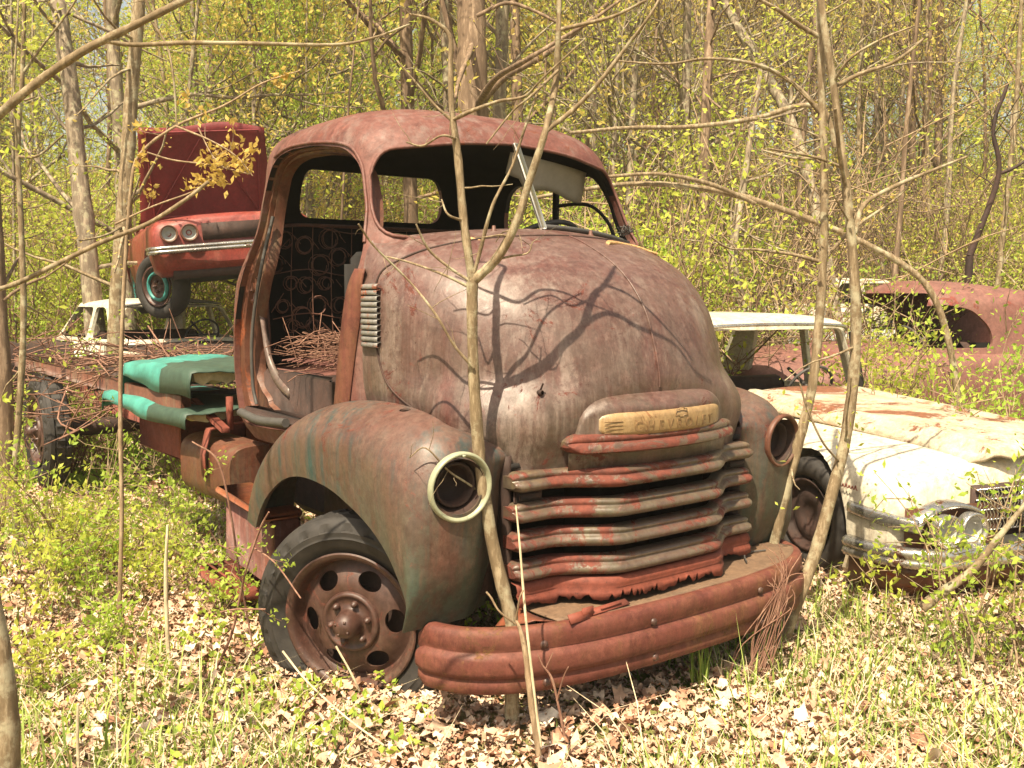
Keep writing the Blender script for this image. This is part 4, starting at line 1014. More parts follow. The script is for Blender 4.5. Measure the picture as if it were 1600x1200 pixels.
# maroon forties coupe behind it, facing left
MC = sedan((2.05, 9.5, .03), -80, 'dull maroon forties coupe with sloping roof, in brush behind the cream sedan', dict(
    paint='maroon', W=.92, wr=.34, wheels=(.85, 3.6), cabin=(1.6, 3.3), belt=1.04,
    st=[(-.05, .82, .60, .45, .35), (.1, .98, .72, .66, .30), (.5, 1.06, .84, .84, .28), (1.2, 1.10, .92, .90, .28), (1.8, 1.12, 1.0, .92, .28), (2.6, 1.06, 1.02, .92, .28), (3.6, 1.06, 1.02, .92, .28), (4.2, 1.0, .94, .90, .30), (4.7, .82, .76, .82, .34), (4.95, .62, .56, .7, .38)],
    gh=(1.22, 1.60, 2.35, 4.9, 1.69, .84, .74), pillar=2.02, crown=.66, nn=3.6, fastk=True, win=[(1.52, 1.07), (2.25, 1.07), (2.22, 1.26), (2.05, 1.42), (1.80, 1.47), (1.60, 1.44)], side2=False, apo=.16, rk=1.7, seat='dark'))
# faded red compact stacked on top of a white sedan, left background
RC = sedan((-2.80, 10.45, 1.40), 25, 'faded red compact car with raised hood, stacked on top of a white sedan', dict(
    paint='redcar', W=.84, wr=.345, wheels=(.62, 3.3), cabin=(1.75, 3.5), belt=1.0, rim='wheel', cap='teal', steer=34,
    st=[(-.02, .94, .86, .70, .55), (.03, 1.02, .94, .80, .50), (.2, 1.05, 1.0, .835, .42), (.9, 1.04, .99, .84, .36), (1.7, 1.02, .98, .84, .35), (3.5, 1.0, .97, .84, .35), (4.2, .96, .92, .80, .42), (4.4, .82, .78, .74, .5)],
    bay=(.15, 1.6, .60, .98), gh=(1.55, 1.85, 3.0, 3.6, 1.40, .74, .60), pillar=2.4), roll=-5.5, pitch=0)
mb = MB(); g = []
for v in np.linspace(0, 1, 14):
    row = []
    for u in np.linspace(-1, 1, 21):
        x = (.76 - .07 * v) * u; y = 1.66 - .42 * v + .05 * (1 - u * u) * v; z = 1.04 + 1.08 * v - .05 * u * u * v + .025 * math.sin(u * 4) * v
        row.append((x, y, z))
    g.append(row)
grid(mb, g)
hd = obj('open_hood', mb, M['redhood'], RC); hd.modifiers.new('s', 'SOLIDIFY').thickness = .03
mb = MB()
for (a_, b_) in (((-.6, .08), (.6, .08)), ((-.62, .92), (.62, .92)), ((-.6, .08), (-.62, .92)), ((.6, .08), (.62, .92)), ((-.6, .08), (0, .9)), ((.6, .08), (0, .9))):
    P = [((1 - t) * a_[0] + t * b_[0], 0, (1 - t) * a_[1] + t * b_[1]) for t in np.linspace(0, 1, 5)]
    tube(mb, [(x, 1.63 - .42 * v, 1.04 + 1.08 * v) for x, _, v in P], .012, 6)
obj('hood_brace', mb, M['redhood'], hd)
lamps(RC, (-.66, -.46, .46, .66), -.06, .86, .085, 'jamb')
bumper(RC, [(-.86, .12), (-.84, -.02), (-.72, -.09), (-.3, -.12), (0, -.13), (.3, -.12), (.72, -.09), (.84, -.02), (.86, .12)], .70, .085)
mb = MB(); box(mb, (0, -.03, .86), (.66, .02, .17)); box(mb, (0, .3, .45), (1.3, .5, .1)); obj('grille', mb, M['dark'], RC)
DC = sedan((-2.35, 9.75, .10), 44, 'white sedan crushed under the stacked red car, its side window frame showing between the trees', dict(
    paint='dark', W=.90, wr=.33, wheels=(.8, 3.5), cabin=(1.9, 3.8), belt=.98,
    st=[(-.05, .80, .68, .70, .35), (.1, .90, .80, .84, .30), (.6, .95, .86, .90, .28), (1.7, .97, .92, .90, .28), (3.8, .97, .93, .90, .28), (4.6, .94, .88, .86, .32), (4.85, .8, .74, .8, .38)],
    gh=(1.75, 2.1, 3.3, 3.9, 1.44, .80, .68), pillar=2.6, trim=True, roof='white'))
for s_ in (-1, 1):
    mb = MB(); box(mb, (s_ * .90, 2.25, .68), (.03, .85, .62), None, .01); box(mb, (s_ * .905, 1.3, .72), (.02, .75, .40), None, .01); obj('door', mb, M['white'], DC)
EC = sedan((-5.0, 9.7, .05), 66, 'dark rusty old sedan behind the thin saplings at the far left edge', dict(
    paint='dark', W=.88, wr=.36, wheels=(.8, 3.4), cabin=(1.9, 3.5), belt=1.08, roof='maroon',
    st=[(-.05, .86, .62, .5, .35), (.15, 1.05, .80, .72, .30), (.6, 1.12, .95, .88, .28), (1.7, 1.14, 1.02, .88, .28), (3.5, 1.10, 1.04, .88, .28), (4.3, 1.02, .95, .84, .32), (4.6, .8, .74, .75, .4)],
    gh=(1.7, 2.05, 3.1, 3.7, 1.62, .76, .62), pillar=2.5))
FC_ = sedan((2.9, 16.4, float(gz(3.6, 16.8))), -72, 'white sedan far behind the truck nose, partly hidden by bare twigs', dict(
    paint='white', W=.95, wr=.33, wheels=(.8, 3.6), cabin=(1.9, 3.9), belt=.95, cap=None,
    st=[(-.05, .75, .66, .80, .3), (.1, .88, .80, .92, .26), (1.7, .93, .90, .95, .25), (3.9, .93, .90, .95, .25), (4.8, .90, .86, .92, .3), (5.0, .7, .66, .85, .35)],
    gh=(1.8, 2.2, 3.5, 4.1, 1.40, .84, .72), pillar=2.8, trim=True))
GC = sedan((3.4, 13.2, float(gz(4.2, 13.4))), -66, 'grey-blue long sedan with chrome strip, in the brush behind the cream car roof', dict(
    paint='silver', W=.97, wr=.33, wheels=(.8, 3.8), cabin=(2.0, 4.0), belt=.98, roof='silver',
    st=[(-.05, .80, .70, .85, .3), (.1, .92, .85, .95, .26), (1.8, .96, .93, .97, .25), (4.0, .96, .93, .97, .25), (5.1, .94, .90, .94, .3), (5.3, .75, .70, .88, .35)],
    gh=(1.9, 2.3, 3.6, 4.2, 1.42, .86, .74), pillar=2.9, trim=True))
mb = MB(); tube(mb, smooth_path([(-.985, .1, .80), (-.99, 2, .84), (-.99, 4, .84), (-.97, 5.1, .80)], 5), .018, 6); obj('chrome_strip', mb, M['chrome'], GC)
# ------------------------------------------------------------------ vegetation
rng = np.random.default_rng(11)
def leaves(mb, P, D, size, width=.45, tone=None, fold=.25, r=rng):
    """one folded diamond leaf per point"""
    n = len(P); D = D / (np.linalg.norm(D, axis=1)[:, None] + 1e-9); q = r.normal(size=(n, 3)); A = np.cross(D, q); A /= np.linalg.norm(A, axis=1)[:, None] + 1e-9; Nn = np.cross(D, A)
    s = np.broadcast_to(size, (n,))[:, None]; w_ = s * width
    b = P; t = P + D * s; m = P + D * s * .45; l = m + A * w_ * .5 + Nn * s * fold * .3; rr_ = m - A * w_ * .5 + Nn * s * fold * .3
    V = np.stack([b, l, t, rr_], 1).reshape(-1, 3); i = np.arange(n)[:, None] * 4
    F_ = np.concatenate([i + [[0, 1, 2]], i + [[0, 2, 3]]])
    tn = r.random(n) if tone is None else np.broadcast_to(tone, (n,)); mb.add(V, F_, np.concatenate([tn, tn]))

def rdir(r, n, up=0.0):
    v = r.normal(size=(n, 3)); v[:, 2] += up; return v / np.linalg.norm(v, axis=1)[:, None]

def grow(r, H, r0, nb=14, spread=.55, lean=(0, 0), first=.25, sub=5, subsub=3, up=.5, crook=.04, sides=7, taper=.25, droop=0.0):
    """tree skeleton: wood mesh and twig tip points"""
    wood = MB(); tips = []
    k = 9; z = np.linspace(0, 1, k); P = np.zeros((k, 3)); P[:, 2] = z * H
    P[:, :2] += np.cumsum(r.normal(size=(k, 2)) * crook * H / k, 0) + np.outer(z ** 1.5 * H, lean); P[0, :2] = 0
    P = smooth_path(P, 3); rad = r0 * (1 - (1 - taper) * np.linspace(0, 1, len(P))); rad[0] *= 1.35; rad[1] *= 1.12
    tube(wood, P, rad, sides)
    def branch(p, d, L, rr0, lev):
        m = 6; Q = [p]; dd = d
        for _ in range(m):
            dd = dd + r.normal(size=3) * .16 + np.array([0, 0, .10 * up - droop * .1]); dd = dd / np.linalg.norm(dd); Q.append(Q[-1] + dd * L / m)
        Q = np.array(Q); tube(wood, Q, rr0 * np.linspace(1, .3, m + 1), 5 if lev == 0 else 3, cap=False)
        n_ = sub if lev == 0 else subsub
        if lev < 2:
            for _ in range(n_):
                t = r.uniform(.3, 1) * m; i = int(min(m - 1, t)); pp = Q[i] + (Q[i + 1] - Q[i]) * (t - i)
                e = Q[i + 1] - Q[i]; e /= np.linalg.norm(e); nd = e * .75 + rdir(r, 1)[0] * .75 + np.array([0, 0, .15 * up]); nd /= np.linalg.norm(nd)
                branch(pp, nd, L * r.uniform(.35, .6), rr0 * .5, lev + 1)
        for t in (.5, .75, 1.0): tips.append((Q[int(t * m)], dd))
    for b in range(nb):
        t = first + (1 - first) * (b + r.uniform(0, 1)) / nb; i = min(len(P) - 2, int(t * (len(P) - 1))); a = r.uniform(0, 2 * math.pi)
        d = np.array([math.cos(a), math.sin(a), up * r.uniform(.4, 1.3)]); d /= np.linalg.norm(d)
        branch(P[i], d, H * spread * (1.05 - t) * r.uniform(.6, 1.1) + .12 * H * .5, rad[i] * .42, 0)
    return wood, np.array([t[0] for t in tips]), np.array([t[1] for t in tips])

def foliage(r, pts, dirs, per, spr, size, keep=1.0, width=.5):
    mb = MB(); k = r.random(len(pts)) < keep; pts, dirs = pts[k], dirs[k]
    n = len(pts) * per; P = np.repeat(pts, per, 0) + r.normal(size=(n, 3)) * spr; clump = np.repeat(r.random(len(pts)), per)
    D = rdir(r, n, .25) + np.repeat(dirs, per, 0) * .4
    leaves(mb, P, D, size * r.uniform(.6, 1.25, n), width, np.clip(clump * .6 + r.random(n) * .4, 0, 1), r=r); return mb

def proto(name, wood, fol, wm, fm, wn='trunk', fn='crown'):
    e = bpy.data.objects.new(name, None); C.objects.link(e); e.empty_display_size = .1
    obj(wn, wood, wm, e)
    if fol is not None: obj(fn, fol, fm, e, smooth=False)
    return e
def place(pr, used, x, y, rz, sc, label, cat, group, z=None, tilt=(0, 0)):
    o = pr if pr not in used else copy_tree(pr); used.add(pr)
    o.location = (x, y, float(gz(x, y)) - .02 if z is None else z); o.rotation_euler = (tilt[0], tilt[1], rz); o.scale = (sc,) * 3
    return tag(o, label, cat, group)

def wood_zone(x, y):
    px = 800 + F * x / y
    for lim, t in ((0, 'at the far left edge'), (130, 'left of the thick grey trunk'), (250, 'behind the two left trunks'), (420, 'above the raised red hood'), (620, 'behind the truck roof, left'), (800, 'behind the truck roof, right'),
                   (1000, 'right of the truck cab'), (1180, 'above the truck nose'), (1300, 'behind the two right saplings'), (1450, 'above the cream sedan'), (1620, 'above the maroon coupe'), (9999, 'at the far right edge')):
        if px < lim: return t
def wood_depth(y): return 'front row of the wood' if y < 19 else 'near in the wood' if y < 28 else 'midway in the wood' if y < 42 else 'deep in the wood'
# far woodland, one tree each -------------------------------------------------
r = np.random.default_rng(5); protos = []
for k in range(4):   # leafing trees
    wd, tp, td = grow(r, 11, .10, nb=18, spread=.34, first=.16, sub=5, subsub=3, up=.7)
    protos.append((proto('leafing_tree', wd, foliage(r, tp, td, 9, .18, .08, .85), M['bark'], M[['fleaf', 'yleaf', 'fleaf', 'gleaf'][k]]), 'leafing'))
for k in range(3):   # bare trees with few buds
    wd, tp, td = grow(r, 12, .09, nb=20, spread=.34, first=.2, sub=7, subsub=4, up=.9)
    protos.append((proto('bare_tree', wd, foliage(r, tp, td, 3, .18, .075, .5), M[['bark2', 'bark', 'bark2'][k]], M['yleaf']), 'bare'))
used = set(); n = 0; rr = np.random.default_rng(21); spots = []
def zone(x, y):  # wood gets barer to the right of the roof
    u = x / y
    return 'bare' if (.10 < u < .42 and rr.random() < .62) or rr.random() < .22 else 'leafing'
tries = 0
while n < 262 and tries < 8000:
    tries += 1
    y = rr.uniform(13, 72) ** 1.0; x = (rr.uniform(-.62, .62) if n < 205 else rr.choice([-1, 1]) * rr.uniform(.60, 1.05)) * y
    if y < 24 and rr.random() < .55: continue
    if y > 44 and rr.random() < .45: continue
    if abs(x / y + .405) < .012 + 1.5 / y * (y > 16): continue      # gap with sky at the upper left
    if x / y > .45 and y > 20 and rr.random() < .8: continue
    if any((x - a) ** 2 + (y - b) ** 2 < (1.0 + y * .012) ** 2 for a, b in spots): continue
    if 12 < y < 18 and 2.5 < x < 9: continue
    spots.append((x, y)); kind = zone(x, y); c = [p for p, k in protos if k == kind]; p = c[rr.integers(len(c))]
    hue = ['yellow-green', 'golden yellow', 'pale lime', 'bright green', 'brown-barked', 'grey-barked', 'dark-barked'][[q_[0] for q_ in protos].index(p)]
    lab = ('%s leafing tree, %s, %s' if kind == 'leafing' else '%s nearly bare tree, %s, %s') % (hue, wood_depth(y), wood_zone(x, y))
    place(p, used, x, y, rr.uniform(0, 6.28), rr.uniform(.75, 1.35), lab, 'tree', lab.replace('tree,', 'trees,'), tilt=(rr.normal() * .03, rr.normal() * .04)); n += 1
# understorey shrubs -----------------------------------------------------------
sh = []
r = np.random.default_rng(8)
def shrub(r, H, stems, per, size, keep, spr=.09, subs=4):
    wood = MB(); tips = []; dirs = []
    for s in range(stems):
        a = r.uniform(0, 6.28); L = H * r.uniform(.55, 1.1); d = np.array([math.cos(a) * r.uniform(.1, .8), math.sin(a) * r.uniform(.1, .8), 1.0]); d /= np.linalg.norm(d); p = np.array([math.cos(a), math.sin(a), 0]) * r.uniform(0, .12 * H)
        Q = [p]
        for _ in range(8): d = d + r.normal(size=3) * .13; d[2] += .02; d /= np.linalg.norm(d); Q.append(Q[-1] + d * L / 8)
        Q = np.array(Q); tube(wood, Q, np.linspace(1, .3, 9) * .006 * H ** .7, 4, cap=False)
        for _ in range(subs):
            i = r.integers(2, 8); e = rdir(r, 1, .5)[0]; l = L * r.uniform(.12, .38); B_ = np.array([Q[i], Q[i] + e * l * .5 + r.normal(size=3) * .02, Q[i] + e * l]); tube(wood, B_, [.0035 * H ** .7, .0025 * H ** .7, .0015 * H ** .7], 3, cap=False)
            tips += [B_[1], B_[2], (B_[1] + B_[2]) / 2]; dirs += [e] * 3
        tips += [Q[-1], Q[-2], Q[-3], Q[-4]]; dirs += [d] * 4
    return wood, foliage(r, np.array(tips), np.array(dirs), per, spr, size, keep)
for k in range(5):
    wd, fo = shrub(r, 2.6, 20, 8, .050, [.95, .9, .8, .9, .85][k], .11, 9); sh.append((proto('shrub', wd, fo, M['twig'], M[['gleaf', 'fleaf', 'fleaf', 'gleaf', 'yleaf'][k]], 'stems', 'foliage'), 'leafy'))
for k in range(3):
    wd, fo = shrub(r, 2.8, 24, 3, .05, .25, .08, 9); sh.append((proto('brush_thicket', wd, fo, M[['redtwig', 'twig', 'bark2'][k]], M['yleaf'], 'stems', 'foliage'), 'bare'))
used = set(); n = 0; spots = []; tries = 0; rr = np.random.default_rng(31)
cars_xy = [(-2.5, 12.5, 3.0), (-4.3, 11.3, 2.8), (4.2, 9.6, 2.6), (5.6, 17.2, 2.5), (5.9, 14.4, 2.6), (2.0, 7.6, 2.6), (-2.2, 7.8, 3.2)]
while n < 268 and tries < 11000:
    tries += 1
    y = 9.5 + 34 * rr.random() ** 1.35; x = (rr.uniform(-.60, .60) if n < 230 else rr.choice([-1, 1]) * rr.uniform(.6, .95)) * y
    if any((x - a) ** 2 + (y - b) ** 2 < c * c for a, b, c in cars_xy): continue
    if any((x - a) ** 2 + (y - b) ** 2 < .5 for a, b in spots): continue
    spots.append((x, y)); kind = 'bare' if (.08 < x / y < .45 and rr.random() < .5) or rr.random() < .15 else 'leafy'
    c = [p for p, k in sh if k == kind]; p = c[rr.integers(len(c))]
    place(p, used, x, y, rr.uniform(0, 6.28), rr.uniform(.7, 1.35) * (1 + y * .008), *(lambda l_: (l_, 'shrub', l_.replace('shrub,', 'shrubs,').replace('thicket,', 'thickets,')))('%s %s, %s, %s' % (['bright green', 'lime', 'lime yellow', 'fresh green', 'yellow', 'reddish', 'tan', 'dark brown'][[q_[0] for q_ in sh].index(p)], 'leafy shrub' if kind == 'leafy' else 'twiggy thicket', wood_depth(y), wood_zone(x, y)))); n += 1

# trunks one can tell apart ----------------------------------------------------
def stem_path(pts, k=6):
    return smooth_path([at(px, py, d) for px, py, d, w_ in pts], k), np.interp(np.linspace(0, len(pts) - 1, (len(pts) - 1) * k + 1), range(len(pts)), [w_ * .88 * d / F / 2 for px, py, d, w_ in pts])
def stem(mb, pts, sides=8, k=6, rough=.06, seed=1):
    P, rd = stem_path(pts, k); q = np.random.default_rng(seed); rd = rd * (1 + q.normal(size=len(rd)) * rough)
    tube(mb, P, rd, sides)
    return P, rd
def twigs(mb, P, rd, n, L, seed, up=.5, sides=4):
    q = np.random.default_rng(seed); tp = []
    for _ in range(n):
        i = q.integers(len(P) // 6, len(P)); d = rdir(q, 1, up)[0]; l = L * q.uniform(.3, 1); Q = [P[i]]
        for _ in range(5): d = d + q.normal(size=3) * .14; d /= np.linalg.norm(d); Q.append(Q[-1] + d * l / 5)
        tube(mb, Q, np.linspace(1, .35, 6) * max(.0016, rd[i] * .28), sides, cap=False); tp.append(Q[-1]); tp.append(Q[-2]); tp.append(Q[-3])
    return np.array(tp)
def base_z(p): return float(gz(p[0], p[1]))
def trunk_tree(name, pts, label, mat='bark', twn=10, twl=1.2, seed=1, leafy=None, sides=12, extra=(), cat='tree', group=None, lsize=.05, per=5, spr=.06, keep=1.0):
    """pts start at the ground end; pixel tracks carried to real depth"""
    e = at(*pts[0][:3]); root = empty(name, (0, 0, 0), 0, label, cat, group)
    mb = MB(); P, rd = stem(mb, pts, sides, 6, .04, seed)
    lo = P[0]; g = base_z(lo)
    if lo[2] > g: tube(mb, [[lo[0] + .01, lo[1] + .02, g - .08], [lo[0], lo[1], g + .12 * (lo[2] - g)], lo], [rd[0] * 1.35, rd[0] * 1.1, rd[0]], sides, cap=False)
    obj('trunk', mb, M[mat], root)
    tips = []
    for j, bp_ in enumerate(extra):
        m2 = MB(); P2, rd2 = stem(m2, bp_, 6, 6, .05, seed + j + 1)
        t = twigs(m2, P2, rd2, max(1, int(len(bp_) * .8)), .22, seed * 7 + j) if len(bp_) > 2 else np.zeros((0, 3))
        if len(t): tips.append(t)
        obj('branch', m2, M[mat], root)
    if twn:
        m3 = MB(); t = twigs(m3, P, rd, twn, twl, seed + 50); obj('twigs', m3, M[mat], root); tips.append(t)
    if leafy and tips and keep > .01:
        q = np.random.default_rng(seed + 99); T_ = np.concatenate(tips); obj('leaf_clusters', foliage(q, T_, rdir(q, len(T_)), per, spr, lsize, keep), M[leafy], root, smooth=False)
    return root
trunk_tree('tree', [(152, 560, 11.5, 36), (140, 420, 11.5, 33), (122, 260, 11.6, 30), (112, 150, 11.7, 28), (96, 40, 11.8, 26), (86, -60, 12, 24), (80, -300, 12.3, 20)], 'mottled grey-barked tree left of the stacked red car, thicker of two', 'bark', 14, 2.2, 3, 'yleaf')
trunk_tree('tree', [(180, 560, 10.2, 28), (184, 450, 10.2, 27), (196, 300, 10.2, 25), (205, 150, 10.3, 23), (216, 20, 10.3, 21), (222, -120, 10.4, 18)], 'smooth tan-barked slender tree just left of the stacked red car', 'sap', 12, 1.8, 4, 'yleaf')
trunk_tree('sapling', [(22, 745, 6.2, 12), (30, 640, 6.2, 11), (37, 500, 6.2, 11), (33, 350, 6.2, 10), (28, 230, 6.2, 9), (35, 120, 6.2, 8), (38, 0, 6.2, 7), (40, -150, 6.2, 5)], 'thin straight sapling standing near the left edge among lime bushes', 'sap', 10, .7, 5, 'fleaf', 8,
           extra=[[(38, 112, 6.2, 6), (60, 80, 6.2, 5), (100, 28, 6.2, 4), (125, -10, 6.2, 3)], [(28, 245, 6.2, 5), (22, 150, 6.1, 4), (26, 60, 6.1, 4), (30, -20, 6.1, 3)], [(28, 245, 6.2, 6), (60, 243, 6.1, 5), (100, 210, 6.0, 3)]])
trunk_tree('tree', [(8, 720, 7.0, 34), (4, 600, 7.0, 32), (-2, 500, 7, 30), (-10, 350, 7, 28), (-22, 150, 7, 26), (-35, -50, 7, 24)], 'rough trunk cut by the left photo edge beside the dark old sedan', 'bark2', 4, .8, 6)
trunk_tree('tree', [(10, 1260, 2.9, 48), (12, 1150, 2.9, 44), (4, 1050, 2.9, 40), (-12, 950, 2.9, 37), (-40, 820, 2.85, 35), (-75, 650, 2.8, 33), (-120, 400, 2.8, 30), (-160, 100, 2.8, 27), (-200, -300, 2.8, 24), (-240, -900, 2.8, 18), (-270, -1700, 2.8, 10)], 'smooth tan trunk leaning out of the picture at the bottom left corner', 'sap', 0, 1, 7)
trunk_tree('tree', [(735, 440, 12.4, 56), (740, 250, 12.4, 54), (738, 120, 12.4, 52), (735, -60, 12.6, 48), (730, -300, 13, 42)], 'broad rough-barked trunk rising behind the middle of the truck roof', 'bark2', 8, 2.5, 8, 'yleaf', lsize=.09, extra=[[(752, 160, 12.3, 16), (790, 120, 12.1, 13), (840, 92, 12, 11), (900, 50, 12, 8), (950, 5, 12, 6)]])
trunk_tree('tree', [(783, 440, 13.4, 25), (780, 200, 13.4, 24), (784, 60, 13.4, 22), (786, -100, 13.4, 19)], 'pale straight trunk right of the broad trunk behind the truck roof', 'bark', 8, 2.5, 9, 'fleaf', lsize=.1)
trunk_tree('tree', [(700, 440, 14, 20), (702, 200, 14, 19), (696, 60, 14, 18), (690, -100, 14, 16)], 'thin straight trunk left of the broad trunk behind the truck roof', 'bark', 8, 2.5, 10, 'fleaf', lsize=.1)
trunk_tree('tree', [(1100, 430, 12.5, 20), (1100, 300, 12.5, 18), (1104, 150, 12.6, 17), (1112, 0, 12.8, 15), (1120, -150, 13, 12)], 'upright dark trunk behind the right side of the truck hood', 'bark2', 16, 2.0, 11, 'yleaf')
trunk_tree('tree', [(1310, 520, 15, 22), (1275, 330, 15.5, 22), (1235, 190, 16, 20), (1180, 90, 16.5, 18), (1135, 10, 17, 16), (1090, -70, 17.5, 14)], 'leaning trunk slanting up to the left behind the pair of right saplings', 'bark', 12, 2.2, 12, 'fleaf', lsize=.08)
trunk_tree('tree', [(1160, 480, 10.5, 18), (1145, 400, 10.5, 16), (1160, 300, 10.6, 13), (1175, 200, 10.7, 10), (1190, 100, 10.8, 8)], 'short crooked trunk between the truck nose and the far white sedan', 'bark', 14, 1.4, 13, 'fleaf')
trunk_tree('tree', [(1515, 400, 11, 13), (1560, 275, 11, 9), (1552, 200, 11, 7), (1575, 130, 11, 6)], 'small crooked black-barked tree above the maroon coupe roof', 'dark', 10, 1.2, 14, None, extra=[[(1560, 272, 11, 7), (1585, 262, 11, 6), (1620, 240, 11, 4)]])
rr = np.random.default_rng(77)
for k in range(26):
    px = [60, 165, 250, 300, 330, 415, 480, 545, 590, 640, 860, 905, 960, 1020, 1060, 1215, 1260, 1345, 1370, 1420, 1450, 1495, 1535, 1580, 20, 370][k]; d = rr.uniform(13, 24); ln = rr.normal() * 28; wd_ = rr.uniform(5, 12)
    b = 458 + (CAMH - float(gz((px - 800) / F * d, d))) / d * F
    trunk_tree('slender_tree', [(px - ln, b + 4, d, wd_), (px - ln * .4, b * .62, d, wd_ * .9), (px + rr.normal() * 6, b * .3, d, wd_ * .8), (px + ln * .5, -20, d, wd_ * .6), (px + ln, -180, d, wd_ * .4)], 'slender straight tree standing %s, %s' % (wood_depth(d), wood_zone((px - 800) / F * d, d)), ['bark', 'bark2', 'sap'][k % 3], 16, 2.0, 100 + k, ['yleaf', 'fleaf', 'fleaf'][k % 3], 6, group='slender straight trees, %s, %s' % (wood_depth(d), wood_zone((px - 800) / F * d, d)), lsize=.085, per=4, spr=.12)

# foreground saplings (pixel tracks carried to real distance) -----------------
D = 3.6
trunk_tree('sapling', [(800, 972, 3.53, 25), (772, 860, 3.53, 25), (752, 740, 3.52, 23), (742, 620, 3.51, 21), (738, 520, 3.5, 19), (738, 440, 3.5, 21)],
           'forked grey-brown sapling growing in front of the truck grille, behind its bumper', 'sap', 0, .2, 21, 'mapleleaf', 12, keep=.0, extra=[
    [(738, 440, 3.5, 17), (724, 340, 3.5, 15), (716, 250, 3.5, 14), (706, 170, 3.5, 12), (704, 100, 3.5, 10), (702, 55, 3.5, 8), (672, 30, 3.5, 6), (640, 22, 3.5, 4)],
    [(738, 440, 3.5, 19), (775, 405, 3.48, 17), (806, 350, 3.46, 15), (828, 280, 3.45, 14), (852, 205, 3.45, 13), (868, 130, 3.52, 12), (872, 60, 3.5, 10), (874, -20, 3.5, 9), (870, -120, 3.5, 7)],
    [(852, 205, 3.45, 10), (895, 172, 3.5, 9), (935, 130, 3.47, 8), (985, 65, 3.45, 7), (1015, 25, 3.4, 6), (1040, -20, 3.4, 5)],
    [(738, 438, 3.5, 8), (752, 385, 3.48, 7), (770, 320, 3.45, 6), (800, 260, 3.5, 5), (820, 200, 3.5, 5), (845, 130, 3.5, 4)],
    [(706, 188, 3.5, 8), (740, 172, 3.45, 7), (780, 158, 3.5, 6), (820, 150, 3.5, 5), (850, 120, 3.45, 4), (915, 60, 3.4, 3)],
    [(706, 188, 3.5, 6), (680, 165, 3.5, 5), (655, 135, 3.5, 4), (620, 95, 3.5, 3)],
    [(868, 48, 3.5, 8), (910, 38, 3.5, 7), (960, 25, 3.45, 6), (1010, 0, 3.4, 5)],
    [(872, 110, 3.5, 6), (830, 150, 3.45, 5), (800, 175, 3.5, 4), (760, 225, 3.5, 3)],
    [(736, 440, 3.5, 6), (705, 420, 3.5, 5), (670, 390, 3.48, 5), (650, 350, 3.45, 3)],
    [(736, 450, 3.5, 6), (690, 428, 3.5, 5), (640, 410, 3.62, 4), (600, 400, 3.65, 3)],
    [(740, 575, 3.48, 6), (710, 540, 3.46, 5), (680, 490, 3.45, 5), (640, 440, 3.5, 4), (585, 385, 3.45, 4), (560, 350, 3.4, 3)],
    [(755, 772, 3.57, 5), (730, 755, 3.5, 4), (700, 735, 3.45, 4), (665, 700, 3.42, 3), (640, 715, 3.42, 2)],
    [(724, 345, 3.5, 5), (700, 335, 3.45, 4), (690, 312, 3.5, 3)], [(716, 218, 3.5, 5), (690, 212, 3.45, 4), (660, 228, 3.5, 4), (635, 222, 3.5, 3)],
    [(778, 405, 3.48, 5), (800, 400, 3.5, 4), (825, 395, 3.5, 3), (832, 378, 3.5, 2)]])
trunk_tree('sapling', [(1208, 858, 4.62, 20), (1222, 790, 4.62, 20), (1245, 700, 4.62, 19), (1268, 610, 4.62, 18), (1280, 500, 4.62, 17), (1286, 400, 4.62, 16), (1288, 280, 4.62, 15), (1284, 150, 4.62, 14), (1282, 0, 4.62, 13), (1280, -150, 4.62, 11)],
           'left of two tall saplings at the right bumper end, rooted behind the bumper', 'sap', 8, .5, 22, 'fleaf', 10, keep=.35, lsize=.03, extra=[
    [(1284, 60, 4.62, 9), (1250, 40, 4.6, 8), (1215, 15, 4.55, 7), (1180, -5, 4.5, 6), (1130, -40, 4.5, 5)],
    [(1286, 182, 4.62, 9), (1250, 140, 4.6, 8), (1210, 112, 4.55, 7), (1160, 96, 4.5, 6), (1100, 92, 4.5, 5), (1040, 100, 4.45, 4), (960, 95, 4.4, 3)],
    [(1288, 245, 4.62, 7), (1245, 248, 4.6, 6), (1190, 235, 4.6, 4)],
    [(1284, 410, 4.62, 8), (1240, 398, 4.6, 6), (1180, 390, 4.6, 5), (1140, 388, 4.55, 4), (1110, 370, 4.5, 3)],
    [(1284, 410, 4.62, 7), (1330, 360, 4.7, 6), (1400, 310, 4.8, 5), (1440, 265, 4.8, 4)]])
